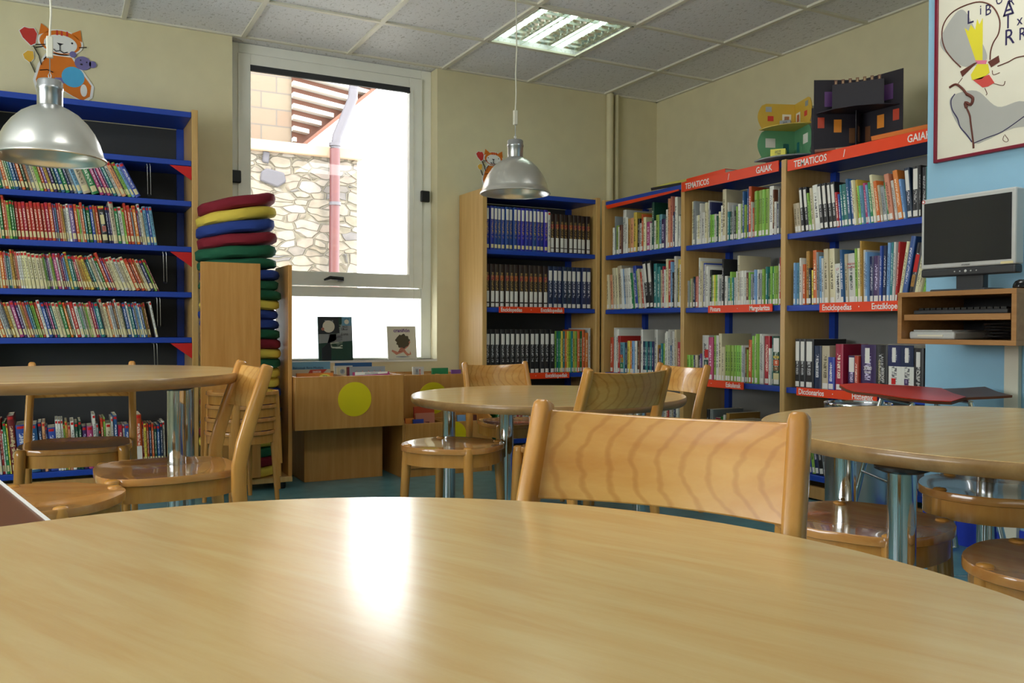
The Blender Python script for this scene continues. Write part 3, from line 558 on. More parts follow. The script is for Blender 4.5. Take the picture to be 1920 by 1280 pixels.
# wire bookends hanging from the shelves
for (u, zt, zb, lab) in ((258,1.60,1.45,'wire bookend beside the leaning books of the highest row'),(306,1.168,1.02,'wire bookend beside the pale blue books of the second row'),(294,.94,.80,'wire bookend beside the leaning books of the third row'),(272,.712,.60,'wire bookend near the lone leaning book')):
    x = at_y(u, 4.60)
    if u == 258: x += .045
    if u == 272: x = at_y(288,4.60)
    g = MB(); y = 4.575+.03
    g.sweep([(x,y+.12,zt),(x,y,zt-.001),(x+.002,y,zt-.01),(x+.004,y,zb),(x+.006,y+.01,zb-.006),(x+.018,y+.01,zb-.006),(x+.018,y,zb),(x+.016,y,zt-.01),(x+.014,y,zt-.001),(x+.014,y+.12,zt)],.0014,'wire',n=6)
    tag(g.build('wire_bookend'), lab, 'bookend', 'wire bookends')
# ------------------------------------------------------------------ round tables
def round_table(label, cx, cy, r, z, legs):
    t = thing('round_table', label, 'table', (cx,cy,0), 0, 'round laminate tables on chrome legs')
    th = .032
    g = MB(); g.lathe([(r-.004,z-.0012),(r-.0045,z)],'table_top',96,smooth=False); g.build('tabletop', t)
    g = MB(); g.lathe([(r-.03,z-th),(r-.010,z-th),(r-.003,z-th*.8),(r,z-th*.5),(r-.0005,z-.006),(r-.003,z-.0014),(r-.02,z-.0014)],'table_edge',96); g.build('edge_band', t, label='darker wooden rim')
    for lx, ly in legs:
        m = MB(); m.lathe([(.026,.012),(.026,z-th-.006)],'chrome',32,(lx,ly)); L = m.build('leg', t, label='chrome tube leg')
        MB().lathe([(.03,0),(.031,.006),(.028,.012)],'black',24,(lx,ly)).build('foot', L)
        MB().lathe([(.05,z-th-.0005),(.05,z-th-.006),(.035,z-th-.012)],'black',24,(lx,ly)).build('mounting_plate', L)
    return t
sq = lambda a, b: [(-a,-b),(a,-b),(a,b),(-a,b)]
round_table('large round wooden table filling the front, window glare across its top', .120,.550,.6105,.5635,[(-.35,-.3),(.3,-.35),(.33,.3),(-.33,.32)]).rotation_euler.z = R(114.5)
round_table('round wooden table below the pendant lamp in front of the encyclopedia bookcase', 1.725,2.941,.542,.53,[(-.31,.27),(-.28,-.18),(.3,.27),(.3,-.2)])
round_table('round wooden table below the pendant lamp beside the red-marker bookcase', .0105,3.021,.55,.65,[(.30,-.33),(.40,.23),(-.3,-.33),(-.38,.25)])
round_table('round wooden table in front of the red seat and metal bin', 1.974,1.173,.60,.5635,[(-.31,.26),(-.555,-.085),(.3,.3),(.35,-.3)])

# ------------------------------------------------------------------ chairs and stools
def seat_outline(wd, dp, y0, n=40, sq_=.62):
    o = []
    for i in range(n):
        a = 2*pi*i/n; cx, cy = math.cos(a), math.sin(a)
        o.append((wd/2*math.copysign(abs(cx)**sq_, cx)*(1-.06*(cy < 0)), y0+dp/2*math.copysign(abs(cy)**sq_, cy)))
    return o
def seat_mesh(wd, dp, y0, z, m, sq_=.62, dish=.009, th=.02):
    out = seat_outline(wd, dp, y0, 40, sq_); n = len(out); g = MB(); vs = []; fs = []
    rings = [(.985,-th),(1,-th+.002),(1.0,-.003),(.992,0),(.9,-.001),(.72,-dish*.55),(.45,-dish),(.15,-dish)]
    for s_, dz in rings:
        for x, y in out: vs.append((x*s_, y0+(y-y0)*s_, z+dz))
    for j in range(len(rings)-1):
        for i in range(n): fs.append((j*n+i,j*n+(i+1)%n,(j+1)*n+(i+1)%n,(j+1)*n+i))
    fs.append(list(range(n-1,-1,-1))); fs.append([(len(rings)-1)*n+i for i in range(n)])
    g.add(vs, fs, m, True); return g
def apron_mesh(wd, dp, y0, z, h, m, sq_=.62):
    out = seat_outline(wd, dp, y0, 40, sq_); n = len(out); vs = []; fs = []
    for s_, zz in ((.985,z),(.985,z-h),(.86,z-h),(.86,z)):
        for x, y in out: vs.append((x*s_, y0+(y-y0)*s_, zz))
    for j in range(4):
        for i in range(n): fs.append((j*n+i,j*n+(i+1)%n,((j+1)%4)*n+(i+1)%n,((j+1)%4)*n+i))
    return MB().add(vs, fs, m, False)
def rounded_top(z1, x, y, r):
    return [(x,y,z1-.006),(x,y,z1-.002),(x,y,z1)], [r,r*.85,r*.5]
ZS = .385
def make_chair(label):
    t = thing('chair', label, 'chair', group='wooden school chairs')
    seat_mesh(.37,.36,0,ZS,'seat_wood').build('seat', t)
    apron_mesh(.36,.35,0,ZS-.019,.045,'chair_wood').build('apron', t)
    for s_ in (-1,1):
        g = MB(); p, r_ = rounded_top(ZS+.001, s_*.158,.145,.018)
        g.sweep([(s_*.172,.165,0),(s_*.166,.155,.18)]+[(s_*.16,.146,ZS-.02)]+p, [.0115,.016,.0185]+r_, 'chair_wood', 14); g.build('leg', t)
        g = MB(); g.sweep([(s_*.185,-.195,0),(s_*.181,-.172,.2),(s_*.179,-.160,.33),(s_*.178,-.160,.40),(s_*.177,-.172,.46),(s_*.175,-.196,.54),(s_*.174,-.220,.61),(s_*.173,-.234,.655),(s_*.173,-.236,.664),(s_*.173,-.237,.667)],
            [(.011,.012),(.013,.016),(.014,.020),(.014,.020),(.0135,.0195),(.0135,.0185),(.0135,.0175),(.0135,.0165),(.012,.015),(.009,.011)],'chair_wood',20,side=(1,0,0),power=.6); g.build('back_leg', t)
    # curved plywood backrest between the posts
    vs = []; fs = []; n = 16; xs_ = [-.166+.332*i/n for i in range(n+1)]; z0, z1 = .535, .656; K = 6
    def cy(x, z): return -.172-(z-.46)*.31-.034*(1-(x/.166)**2)-.004
    for side in (0,1):
        for k in range(K+1):
            z = z0+(z1-z0)*k/K
            for x in xs_: vs.append((x, cy(x,z)+(.0055 if side else -.0055), z-.006*(1-(x/.166)**2)*(1 if k == K else 0)))
    W1 = n+1; S2 = (K+1)*W1
    for k in range(K):
        for i in range(n):
            a = k*W1+i; fs.append((a,a+1,a+W1+1,a+W1)); fs.append((S2+a,S2+a+W1,S2+a+W1+1,S2+a+1))
    for i in range(n): fs.append((i,S2+i,S2+i+1,i+1)); a = K*W1+i; fs.append((a,a+1,S2+a+1,S2+a))
    for k in range(K): a = k*W1; fs.append((a,a+W1,S2+a+W1,S2+a)); a = k*W1+n; fs.append((a,S2+a,S2+a+W1,a+W1))
    g = MB(); g.add(vs, fs, 'chair_back_wood', True); g.build('backrest', t, bevel=.0025)
    return t
def make_stool(label):
    t = thing('stool', label, 'stool', group='round wooden stools')
    seat_mesh(.35,.35,0,ZS,'seat_wood',.82,.006).build('seat', t)
    apron_mesh(.335,.335,0,ZS-.019,.045,'chair_wood',.82).build('apron', t)
    for a in (45,135,225,315):
        c, s_ = math.cos(R(a)), math.sin(R(a)); p, r_ = rounded_top(ZS+.004, c*.166,s_*.166,.016)
        g = MB(); g.sweep([(c*.19,s_*.19,0),(c*.178,s_*.178,.2),(c*.167,s_*.167,ZS-.02)]+p,[.0115,.015,.017]+r_,'chair_wood',14); g.build('leg', t)
    return t
ch = make_chair('wooden chair with broad wavy-grained backrest tucked under the large front table')
place(ch, (.522,.801,0), R(122.9), 1.045); ch.scale = (1.045,1.045,1.025)
place(copy_tree(ch), (1.59,2.487,0), R(8.3), 1.0, 'wooden chair turned away, its shaded backrest before the middle round table')
place(copy_tree(ch), (.272,2.60,0), R(90.7), 1.03, 'wooden chair seen from its side in front of the stacked stools')
place(copy_tree(ch), (.063,3.417,0), R(173.7), .985, 'wooden chair facing the table in front of the lowest storybook shelf')
place(copy_tree(ch), (1.885,3.509,0), R(179), .94, 'wooden chair behind the middle table facing the viewer, before the encyclopedias')
place(copy_tree(ch), (2.27,3.05,0), R(90), .95, 'wooden chair at the middle table in front of the Eskulanak shelf')
so = make_stool('wooden stool half under the middle table near the book crates')
place(so, (1.239,2.773,0), R(38))
place(copy_tree(so), (-.045,2.23,0), R(62), 1.05, 'wooden stool in front of the table beside the red-marker bookcase')
place(copy_tree(so), (1.53,1.27,0), R(12), 1, 'wooden stool between the large front table and the chrome legs behind')
place(copy_tree(so), (2.06,1.30,0), R(30), 1.05, 'dark wooden stool under the table below the red seat')
place(copy_tree(so), (1.56,.845,0), R(20), 1, 'wooden stool cut off by the picture edge beside the large table')
for k in range(4):
    place(copy_tree(so), (.735+.003*k,4.0-.003*k,.0+.0585*k), R(20+1.5*k), .86, ['bottom wooden stool of the nested stack beside the cushion rack','second wooden stool from the bottom of the nested stack','second wooden stool from the top of the nested stack','top wooden stool of the nested stack beside the cushion rack'][k], 'nested stack of wooden stools')

# ------------------------------------------------------------------ pendant lamps
def pendant(label, x, y, zr):
    t = thing('pendant_lamp', label, 'lamp', (x,y,zr), 0, 'aluminium pendant lamps')
    Rr = .16
    prof = [(Rr,.0),(Rr+.003,.002),(Rr+.0015,.008),(Rr-.006,.014),(.150,.032),(.142,.058),(.128,.087),(.108,.116),(.082,.142),(.056,.158),(.040,.165),(.037,.168)]
    inner = [(r_-.0025,z_-.0015) for r_, z_ in prof[::-1]][2:-1]+[(Rr-.003,0)]
    g = MB(); g.lathe(prof+[(.03,.168)]+inner,'alu',64,close=False); g.build('shade', t)
    g = MB(); g.lathe([(.036,.166),(.0365,.17),(.0365,.215),(.0385,.218),(.0385,.226),(.0365,.229),(.0365,.243),(.033,.248),(.012,.252)],'steel',40); g.build('lamp_neck', t, label='ribbed metal neck')
    g = MB(); g.sweep([(0,0,.25),(.004,0,.262),(0,0,.275),(-.004,0,.262),(0,0,.25)],.0018,'wire',n=6,side=(0,1,0)); g.sweep([(0,0,.268),(0,0,.318)],.0016,'wire',n=6); g.build('hook', t)
    g = MB(); g.box(-.0095,.0095,-.008,.008,.318,.385,'offwhite'); g.build('cord_connector', t, bevel=.003, label='white plastic connector')
    h = CEIL-zr
    g = MB(); g.sweep([(0,0,.385),(.004,0,.46),(.001,0,.55),(.006,0,.66),(0,0,h)],.0032,'offwhite',n=8); g.build('cord', t)
    g = MB(); g.lathe([(.03,.06),(.032,.075),(.022,.11),(.016,.14),(.018,.168)],'white',24); g.build('bulb', t)
    return t
pendant('aluminium pendant lamp in front of the red-marker bookcase', -.015,3.07,1.317)
pendant('aluminium pendant lamp hanging before the encyclopedia bookcase', 1.867,3.488,1.408)

# ------------------------------------------------------------------ ceiling light panel
CX0, CX1, CY0, CY1 = 2.130, 2.704, 3.727, 4.302
t = thing('ceiling_light', 'square recessed fluorescent light with mirrored louvre', 'light')
g = MB(); ring(g, CX0,CX1,0,1,.012,0,1,'offwhite'); g = MB()
for a in ((CX0,CX1,CY0,CY0+.012),(CX0,CX1,CY1-.012,CY1),(CX0,CX0+.012,CY0,CY1),(CX1-.012,CX1,CY0,CY1)): g.box(*a,CEIL-.008,CEIL+.002,'offwhite')
g.build('frame', t)
x_ = [CX0+.012+(CX1-CX0-.024)*k/3 for k in range(4)]
for k in range(3):
    a, b = x_[k], x_[k+1]; c = (a+b)/2
    g = MB(); g.sweep([(c,CY0+.02,CEIL+.042),(c,CY1-.02,CEIL+.042)],.012,'tube_light',n=14); g.build('tube', t, label='lit fluorescent tube')
    g = MB(); n = 12
    pts = [(a+.002+(b-a-.004)*i/n, CEIL+.012+.058*(1-abs(2*i/n-1)**2.6)) for i in range(n+1)]
    g.prism(pts+[(b-.002,CEIL+.085),(a+.002,CEIL+.085)],CY0+.012,CY1-.012,'mirror_alu','y'); g.build('reflector', t)
    for j in range(1,8):
        y = CY0+.012+(CY1-CY0-.024)*j/8
        top_ = [(a+(b-a)*i/10, CEIL+.024-.010*(1-abs(2*i/10-1)**2)) for i in range(11)]
        g = MB(); g.prism([(a,CEIL+.002),(b,CEIL+.002)]+top_[::-1],y-.0012,y+.0012,'mirror_alu','y'); g.build('louvre_blade', t)
for x in x_[1:3]: MB().prism([(x-.002,CEIL),(x+.002,CEIL),(x+.006,CEIL+.026),(x-.006,CEIL+.026)],CY0+.012,CY1-.012,'mirror_alu','y').build('divider', t)

# ------------------------------------------------------------------ cushion rack and cushions
t = thing('cushion_rack', 'tall wooden rack with a broad front board holding the pile of cushions', 'rack')
MB().box(.592,.865,4.20,4.22,.07,1.098,'oak_box').build('front_board', t, bevel=.002)
MB().box(1.006,1.025,4.24,4.52,.06,1.10,'oak_box').build('side_board', t, bevel=.002)
MB().box(.60,1.022,4.222,4.55,.035,.06,'beech_panel').build('base_board', t, bevel=.002)
for x in (.64,.98):
    for y in (4.26,4.51): MB().lathe([(.015,0),(.018,.012),(.018,.034)],'black',16,(x,y)).build('caster', t)
cush = ['yellow','maroon','green','yellow','maroon','blue','blue','maroon','blue','yellow','yellow','green','yellow','maroon','green','blue','blue','yellow','green','green','blue','green','green','maroon','blue','yellow','maroon']
def cushion(c, rr, th, seed):
    rn = random.Random(seed); n = 40; vs = []; fs = []; ph = rn.uniform(0,6)
    rings = [(.0,0),(.6,.0),(.91,.03),(.985,.2),(1.0,.5),(.985,.8),(.91,.97),(.6,1.0),(0.0,1.0)]
    def cr(a, k): return 1+.012*math.sin(3*a+ph+k)+.01*math.sin(7*a+2*ph+k*2)
    for k, (f_, zf) in enumerate(rings[1:-1]):
        for i in range(n):
            a = 2*pi*i/n; q = .86
            ex = math.copysign(abs(math.cos(a))**q, math.cos(a)); ey = math.copysign(abs(math.sin(a))**q, math.sin(a))
            vs.append((ex*rr*f_*cr(a,k), ey*rr*f_*cr(a,k), th*zf+.002*math.sin(5*a+ph)*(0 if k in (0,6) else 1)))
    K = 7
    for j in range(K-1):
        for i in range(n): fs.append((j*n+i,j*n+(i+1)%n,(j+1)*n+(i+1)%n,(j+1)*n+i))
    fs.append(list(range(n-1,-1,-1))); fs.append([(K-1)*n+i for i in range(n)])
    return MB().add(vs, fs, c+'_cloth', True)
z = .061; rn = random.Random(4); totc = {c:cush.count(c) for c in set(cush)}; cc = {}
for i, c in enumerate(cush):
    th = .0485 if i < 22 else .056
    cc[c] = cc.get(c,0)+1; k = totc[c]-cc[c]
    o = cushion(c, .187, th, i).build('cushion')
    tilt = 0 if i < 19 else (i-19)*1.8
    o.matrix_world = Matrix.Translation((.808+rn.uniform(-.008,.007)+(-.012 if i > 20 else 0),4.415+rn.uniform(-.005,.005),z)) @ Matrix.Rotation(-R(tilt),4,'Y') @ Matrix.Rotation(rn.uniform(0,.3),4,'Z')
    tag(o, (f'{ORD[k]} {c} cushion from the top of the cushion pile' if k else f'topmost {c} cushion of the cushion pile'), 'cushion', 'pile of coloured cushions')
    z += th*.992+(.005 if i > 19 else 0)

# ------------------------------------------------------------------ book crates
def crate(x0, x1, y0, y1, z0, z1, parent, wdt=.014, parts=True, dot=None, nd=1):
    MB().box(x0,x1,y0,y0+wdt,z0,z1,'oak_box').build('front_board', parent, bevel=.002)
    MB().box(x0,x1,y1-wdt,y1,z0,z1,'oak_box').build('back_board', parent, bevel=.002)
    for a in (x0,x1-wdt): MB().box(a,a+wdt,y0+wdt,y1-wdt,z0,z1,'oak_box').build('side_board', parent, bevel=.002)
    MB().box(x0+wdt,x1-wdt,y0+wdt,y1-wdt,z0,z0+.012,'oak_box').build('bottom_board', parent)
    for k in range(nd):
        xm = x0+(x1-x0)*(k+1)/(nd+1); MB().box(xm-.005,xm+.005,y0+wdt,y1-wdt,z0+.012,z1-.004,'oak_box').build('divider', parent)
    if dot:
        g = MB(); g.lathe([(dot[2],0),(dot[2],.0015)],'yellow_dot',48,mt=Matrix.Translation((dot[0],y0-.0002,dot[1])) @ Matrix.Rotation(R(90),4,'X')); g.build('yellow_circle', parent, label='round yellow sticker')
c1 = thing('book_crate', 'wooden book crate on a plinth with a whole yellow circle', 'crate')
crate(1.029,1.594,4.2,4.74,.285,.549,c1,dot=(1.331,.431,.087))
g = MB(); g.box(1.115,1.535,4.36,4.70,0,.284,'oak_box'); g.build('plinth', c1, bevel=.002)
c2 = thing('book_crate', 'two-tier wooden book crate with yellow circles half hidden by the middle table', 'crate')
crate(1.64,2.12,4.5,4.87,.20,.529,c2,dot=(1.884,.395,.09),nd=2)
crate(1.62,2.12,4.25,4.49,.045,.284,c2,dot=(1.905,.215,.07),nd=1)
for a in (1.605,2.121): MB().prism([(4.25,0),(4.87,0),(4.87,.52),(4.50,.52),(4.49,.39),(4.25,.30)],a,a+.014,'oak_box','x').build('end_board', c2, bevel=.002)
MB().box(1.62,2.12,4.262,4.86,0,.044,'oak_box').build('base_board', c2)
def cover_book(name, x, y, z, wd, h, th, cover, lab, cat='book', tilt=0, rz=0, grp=None):
    """picture book facing the room; x is its middle, tilt leans the top away"""
    g = MB(); g.box(-wd/2,wd/2,0,.0018,0,h,cover); o = g.build(name)
    g = MB(); g.box(-wd/2+.004,wd/2-.003,.0018,th-.0018,.003,h-.003,'pages'); g.build('page_block', o)
    MB().box(-wd/2,wd/2,th-.0018,th,0,h,cover).build('back_cover', o); MB().box(-wd/2-.001,-wd/2+.0015,0,th,0,h,cover).build('spine', o)
    o.matrix_world = Matrix.Translation((x,y,z)) @ Matrix.Rotation(rz,4,'Z') @ Matrix.Rotation(-R(tilt),4,'X'); return tag(o, lab, cat, grp)
def flat(o, poly, m, k=0, name='cover_picture'):
    return MB().prism(poly,-.0004-.0004*k,.0001,m,'y').build(name, o)
xa = lambda u, Y: at_y(u, Y)
G1 = 'picture books in the plinth crate'; G2 = 'picture books in the two-tier crate'
b = cover_book('picture_book', 1.166,4.46,.298,.235,.315,.012,'cover_l','pale blue picture book with a green spine standing highest in the plinth crate',tilt=3,grp=G1)
text('Bakoitzak Bere Modura',.017,'cover_n',b,face_mtx((0,-.001,.278),(1,0,0),(0,0,1)),align='CENTER'); MB().box(-.125,-.105,-.001,.011,0,.314,'cover_g').build('spine_strip', b)
b = cover_book('picture_book', 1.160,4.40,.298,.215,.278,.01,'cover_c','cream picture book in front of the pale blue one in the plinth crate',tilt=3,grp=G1)
flat(b,[(-.02,.24),(.06,.25),(.09,.278),(.0,.276)],'cover_r'); 
b = cover_book('picture_book', 1.170,4.34,.298,.19,.262,.010,'cover_o','orange picture book nearest the front of the plinth crate',tilt=3,grp=G1)
flat(b,circ(.05,.24,.03,.016),'cover_y')
cover_book('picture_book', 1.370,4.50,.298,.10,.29,.012,'cover_w','narrow white book beside the crate divider',tilt=4,grp=G1)
b = cover_book('picture_book', 1.345,4.44,.298,.05,.285,.02,'cover_c','cream book with a grey circle beside the crate divider',tilt=4,grp=G1); flat(b,circ(0,.262,.014),'cover_s')
cover_book('picture_book', 1.46,4.62,.298,.21,.30,.008,'cover_b','blue book at the very back of the plinth crate',tilt=1,grp=G1)
b = cover_book('picture_book', 1.475,4.42,.298,.205,.287,.02,'cover_s','grey-pink picture book with red figures and a maroon spine',tilt=4,grp=G1)
MB().box(-.108,-.098,-.001,.02,0,.286,'cover_d').build('spine_strip', b)
for k in range(5): flat(b,[(-.07+.033*k,.24),(-.05+.033*k,.24),(-.057+.033*k,.268)],'cover_r')
b = cover_book('picture_book', 1.475,4.34,.298,.20,.262,.01,'cover_i','pink and white magazine nearest the front edge of the plinth crate',tilt=6,grp=G1); flat(b,[(-.09,.245),(.09,.252),(.09,.262),(-.09,.262)],'cover_w')
b = cover_book('picture_book', 1.845,4.60,.214,.066,.355,.014,'cover_w','white card with small print sticking out of the two-tier crate',tilt=4,grp=G2); flat(b,[(-.02,.31),(.0,.31),(.0,.345),(-.02,.345)],'cover_s'); flat(b,[(.005,.30),(.012,.30),(.012,.34),(.005,.34)],'cover_r')
cover_book('picture_book', 1.99,4.62,.214,.10,.345,.014,'cover_g','green book lying highest at the back of the two-tier crate',tilt=4,grp=G2)
cover_book('picture_book', 2.07,4.58,.214,.06,.335,.012,'cover_p','small purple book in the back tier',tilt=2,grp=G2)
for (x, y, wd, h, c, lb, tl) in ((1.675,4.32,.05,.25,'cover_o','orange-red book in the front tier corner',12),(1.72,4.30,.06,.245,'cover_b','blue and grey book in the front tier',14),(1.79,4.37,.11,.27,'cover_a','salmon book lying aslant in the front tier',16),(1.80,4.42,.12,.30,'cover_r','red book standing highest in the front tier',10),
    (1.93,4.35,.05,.26,'cover_c','cream book in the front tier beside the chair',12),(2.00,4.36,.05,.25,'cover_l','pale blue book in the front tier',12),(2.06,4.33,.04,.25,'cover_h','brown book in the front tier',12)):
    cover_book('picture_book', x, y-.02, .058, wd, h, .012, c, lb, tilt=tl*.5, grp=G2)

# books displayed on the window sill
b = cover_book('picture_book', (xa(590,4.94)+xa(669,4.94))/2,4.935,.6005,.205,.258,.012,'cover_f','dark picture book La Luna with a moon and a cat on the window sill',tilt=6)
flat(b,[(-.10,.10),(.10,.115),(.10,.165),(.0,.155),(-.10,.155)],'cover_s',1); flat(b,[(.02,.15),(.05,.258),(.10,.258),(.10,.16)],'cover_s',1); flat(b,[(-.1,.155),(.025,.16),(.02,.255),(-.1,.255)],'cover_k',2)
flat(b,circ(-.04,.20,.036),'offwhite',4); flat(b,circ(-.075,.185,.009),'cover_a',5)
flat(b,[(-.085,0),(-.03,0),(-.028,.07),(-.035,.11),(-.03,.128),(-.032,.155),(-.022,.148),(-.005,.15),(.003,.156),(.004,.125),(-.008,.114),(-.03,.118),(-.05,.10),(-.085,.07)],'black',6)
flat(b,[(.04,.205),(.098,.205),(.098,.256),(.04,.256)],'cover_l',4); flat(b,circ(.069,.228,.014),'offwhite',5)
text('La',.022,'ink',b,face_mtx((.034,-.0036,.178),(1,0,0),(0,0,1))); text('Luna',.022,'ink',b,face_mtx((.034,-.0036,.148),(1,0,0),(0,0,1)))
b = cover_book('picture_book', (xa(717,4.94)+xa(792,4.94))/2,4.935,.6005,.185,.205,.012,'offwhite','pale picture book craniñón with a running hairy creature on the sill',tilt=8)
text('craniñón',.030,'cover_p',b,face_mtx((0,-.001,.168),(1,0,0),(0,0,1)),align='CENTER',bold=.0008)
hair = [(.004+.044*math.cos(a)*(1+.10*math.sin(11*a)+.06*math.sin(5*a)), .112+.042*math.sin(a)*(1+.12*math.cos(9*a))) for a in [2*pi*i/40 for i in range(40)]]
flat(b,hair,'hair_olive',3); flat(b,[(-.03,.045),(0,.09),(.03,.10),(.045,.115),(.055,.108),(.04,.08),(.015,.06),(.03,.04),(.045,.032),(.05,.05),(.056,.03),(.03,.02),(.005,.045),(-.04,.028),(-.07,.05),(-.066,.06)],'cover_a',1); flat(b,circ(.0,.016,.045,.004),'cover_s',1)

# ------------------------------------------------------------------ cut-out cats on the wall
def cat_cutout(label, x, z, s, y=D-.0005):
    o = bpy.data.objects.new('cat_cutout', None); COL.objects.link(o); o.matrix_world = Matrix.Translation((x,y,z)) @ Matrix.Diagonal((s,1,s,1)); tag(o, label, 'decoration', 'cardboard cat cut-outs')
    def P(poly, m, k, nm): return MB().prism(poly,-.004-.0006*k,-.0035 if k else 0,m,'y').build(nm, o)
    def sc(poly, f):
        cx = sum(p[0] for p in poly)/len(poly); cy = sum(p[1] for p in poly)/len(poly); return [(cx+(a-cx)*f,cy+(b-cy)*f) for a,b in poly]
    # unit: 1 = full width of the cut-out, origin bottom left
    head = circ(.52,.78,.27,.17,36); body = [(.24,.03),(.2,.2),(.26,.42),(.36,.58),(.66,.58),(.78,.40),(.92,.2),(.90,.04),(.8,-.03),(.68,.02),(.5,.12),(.36,.03)]
    h1 = [(.0,.87),(.06,.93),(.12,.92),(.18,.93),(.22,.86),(.2,.72),(.14,.68),(.04,.78)]; h2 = [(.04,.54),(.1,.60),(.17,.60),(.18,.5),(.13,.43),(.06,.48)]
    for poly, nm in ((head,'white_rim'),(body,'white_rim'),(h1,'white_rim'),(h2,'white_rim')): P(sc(poly,1.1),'white',0,nm)
    P([(.24,.85),(.27,1.02),(.40,.93)],'orange_fur',1,'ear'); P([(.66,.93),(.78,1.0),(.80,.82)],'orange_fur',1,'ear')
    P(head,'orange_fur',1,'head'); P(circ(.52,.755,.215,.135,36),'white',2,'face'); P(body,'orange_fur',1,'body')
    for a in (.46,.52,.59): P([(a,.88),(a+.03,.88),(a+.025,.95),(a+.005,.95)],'heart_red',3,'stripe')
    for a in (.355,.67): P(circ(a,.79,.014),'ink',3,'eye')
    P([(.47,.77),(.56,.765),(.51,.73)],'ink',3,'nose')
    g = MB(); ln = lambda pts: g.sweep([(a,-.0064,b) for a,b in pts],.006,'ink',n=6,side=(0,1,0))
    ln([(.51,.74),(.51,.66),(.46,.64),(.43,.67)]); ln([(.51,.66),(.56,.63),(.61,.65)]); ln([(.2,.70),(.32,.72)]); ln([(.2,.66),(.3,.69)]); ln([(.76,.74),(.86,.76)]); ln([(.17,.68),(.24,.55),(.27,.42)]); ln([(.13,.44),(.19,.3)])
    ln([(.25,.34),(.35,.36),(.42,.33)]); ln([(.36,.58),(.3,.5)]); g.build('outline', o)
    P(h1,'heart_red',1,'balloon'); P(h2,'heart_yellow',1,'balloon')
    P(circ(.68,.30,.15,.15),'shirt_blue',3,'toy_body'); P(circ(.81,.52,.11,.10),'bear_blue',4,'toy_head'); P(circ(.68,.63,.045),'bear_blue',4,'toy_ear'); P(circ(.94,.52,.05),'bear_blue',4,'toy_ear')
    P(circ(.78,.56,.010),'ink',5,'toy_eye'); P(circ(.86,.54,.010),'ink',5,'toy_eye'); P(circ(.79,.50,.018,.012),'ink',5,'toy_nose'); P([(.44,.16),(.6,.2),(.6,.28),(.44,.26)],'bear_blue',2,'toy_leg')
    P(circ(.82,.12,.045,.09),'white',3,'foot_patch'); return o
cat_cutout('orange cardboard cat with a small bear and balloons above the red-marker bookcase', -.155,1.955,.345)
cat_cutout('orange cardboard cat half hidden behind the pendant lamp', 2.345,1.69,.235)

# ------------------------------------------------------------------ things on top of the bookcases
def lying(name, y0, y1, x0, x1, z, th, cover, lab, rz=0, grp=None):
    g = MB(); cx, cy = (x0+x1)/2, (y0+y1)/2; hx, hy = (x1-x0)/2, (y1-y0)/2
    g.box(-hx,hx,-hy,hy,0,.002,cover); o = g.build(name); MB().box(-hx+.004,hx-.004,-hy+.004,hy-.004,.002,th-.002,'pages').build('page_block', o)
    MB().box(-hx,hx,-hy,hy,th-.002,th,cover).build('front_cover', o); MB().box(-hx,-hx+.002,-hy,hy,.002,th-.002,cover).build('spine', o)
    o.location = (cx,cy,z); o.rotation_euler = (0,0,rz); return tag(o, lab, 'book', grp)
TZ = 1.5945; GT = 'books lying on top of the bookcases'
o = lying('picture_book',3.80,4.06,3.08,3.26,TZ,.016,'cover_k','black-edged yellow book lying on the corner bookcase',R(8),GT); MB().box(-.078,.078,-.118,.118,.0162,.0175,'cover_y').build('cover_picture', o); o.rotation_euler = (0,R(-17),R(8)); o.location.z = TZ+.028
o = lying('picture_book',3.42,3.76,3.085,3.32,TZ+.014,.03,'sign_orange','orange book lying beside the curled sign next to the pop-up house',R(-4),GT)
o.location.z = TZ+.0005
o = lying('picture_book',2.17,2.52,3.07,3.28,TZ-.0045,.018,'cover_o','orange-red book lying on the bookcase beside the blue pillar',R(3),GT); o.location.z = TZ+.022; o.rotation_euler = (0,R(-13),R(3))
# bright pop-up house book
t = thing('popup_house_book', 'open pop-up house book with yellow and green rooms', 'book', (3.225,3.10,TZ+.0195), R(-52), 'pop-up books on the bookcase tops')
def wallp(a, rad, h0, h1, m, lobes=True, name='room_wall', par=t, th=.003):
    n = 14
    top = [(rad*(.99+.0*i), 0) for i in range(1)]
    if lobes: poly = [(0,h0),(rad*.98,h0)]+[(rad*(.86+.14*math.sin(pi*(i/n))), h0+(h1-h0)*i/n) for i in range(1,n)]+[(rad*.78,h1),(0,h1)]
    else: poly = [(0,h0),(rad,h0),(rad,h1),(0,h1)]
    return MB().prism(poly,-th/2,th/2,m,'y',mt=Matrix.Rotation(a,4,'Z')).build(name, par)
for a, c1_, c2_ in ((R(-150),'room_green','room_yellow'),(R(-60),'room_green','room_yellow'),(R(35),'cover_w','cover_w'),(R(60),'cover_b','cover_b'),(R(150),'cover_r','cover_r')):
    w1 = wallp(a,.19,.012,.155,c1_); w2 = wallp(a,.19,.155,.285,c2_)
    if c1_ == 'room_green':
        mt = Matrix.Rotation(a,4,'Z')
        for sgn in (-1,1):
            for (x0,x1,z0,z1,mm) in ((.10,.15,.07,.115,'cover_w'),(.02,.07,.02,.10,'room_green'),(.03,.06,.04,.09,'cover_t')): MB().box(x0,x1,sgn*.0018-.0008,sgn*.0018+.0008,z0,z1,mm,mt=mt).build('room_picture', w1)
            for (x0,x1,z0,z1,mm) in ((.02,.065,.18,.235,'offwhite'),(.03,.055,.19,.225,'cover_o'),(.11,.14,.20,.225,'heart_red'),(.12,.15,.245,.27,'cover_s')): MB().box(x0,x1,sgn*.0018-.0008,sgn*.0018+.0008,z0,z1,mm,mt=mt).build('room_picture', w2)
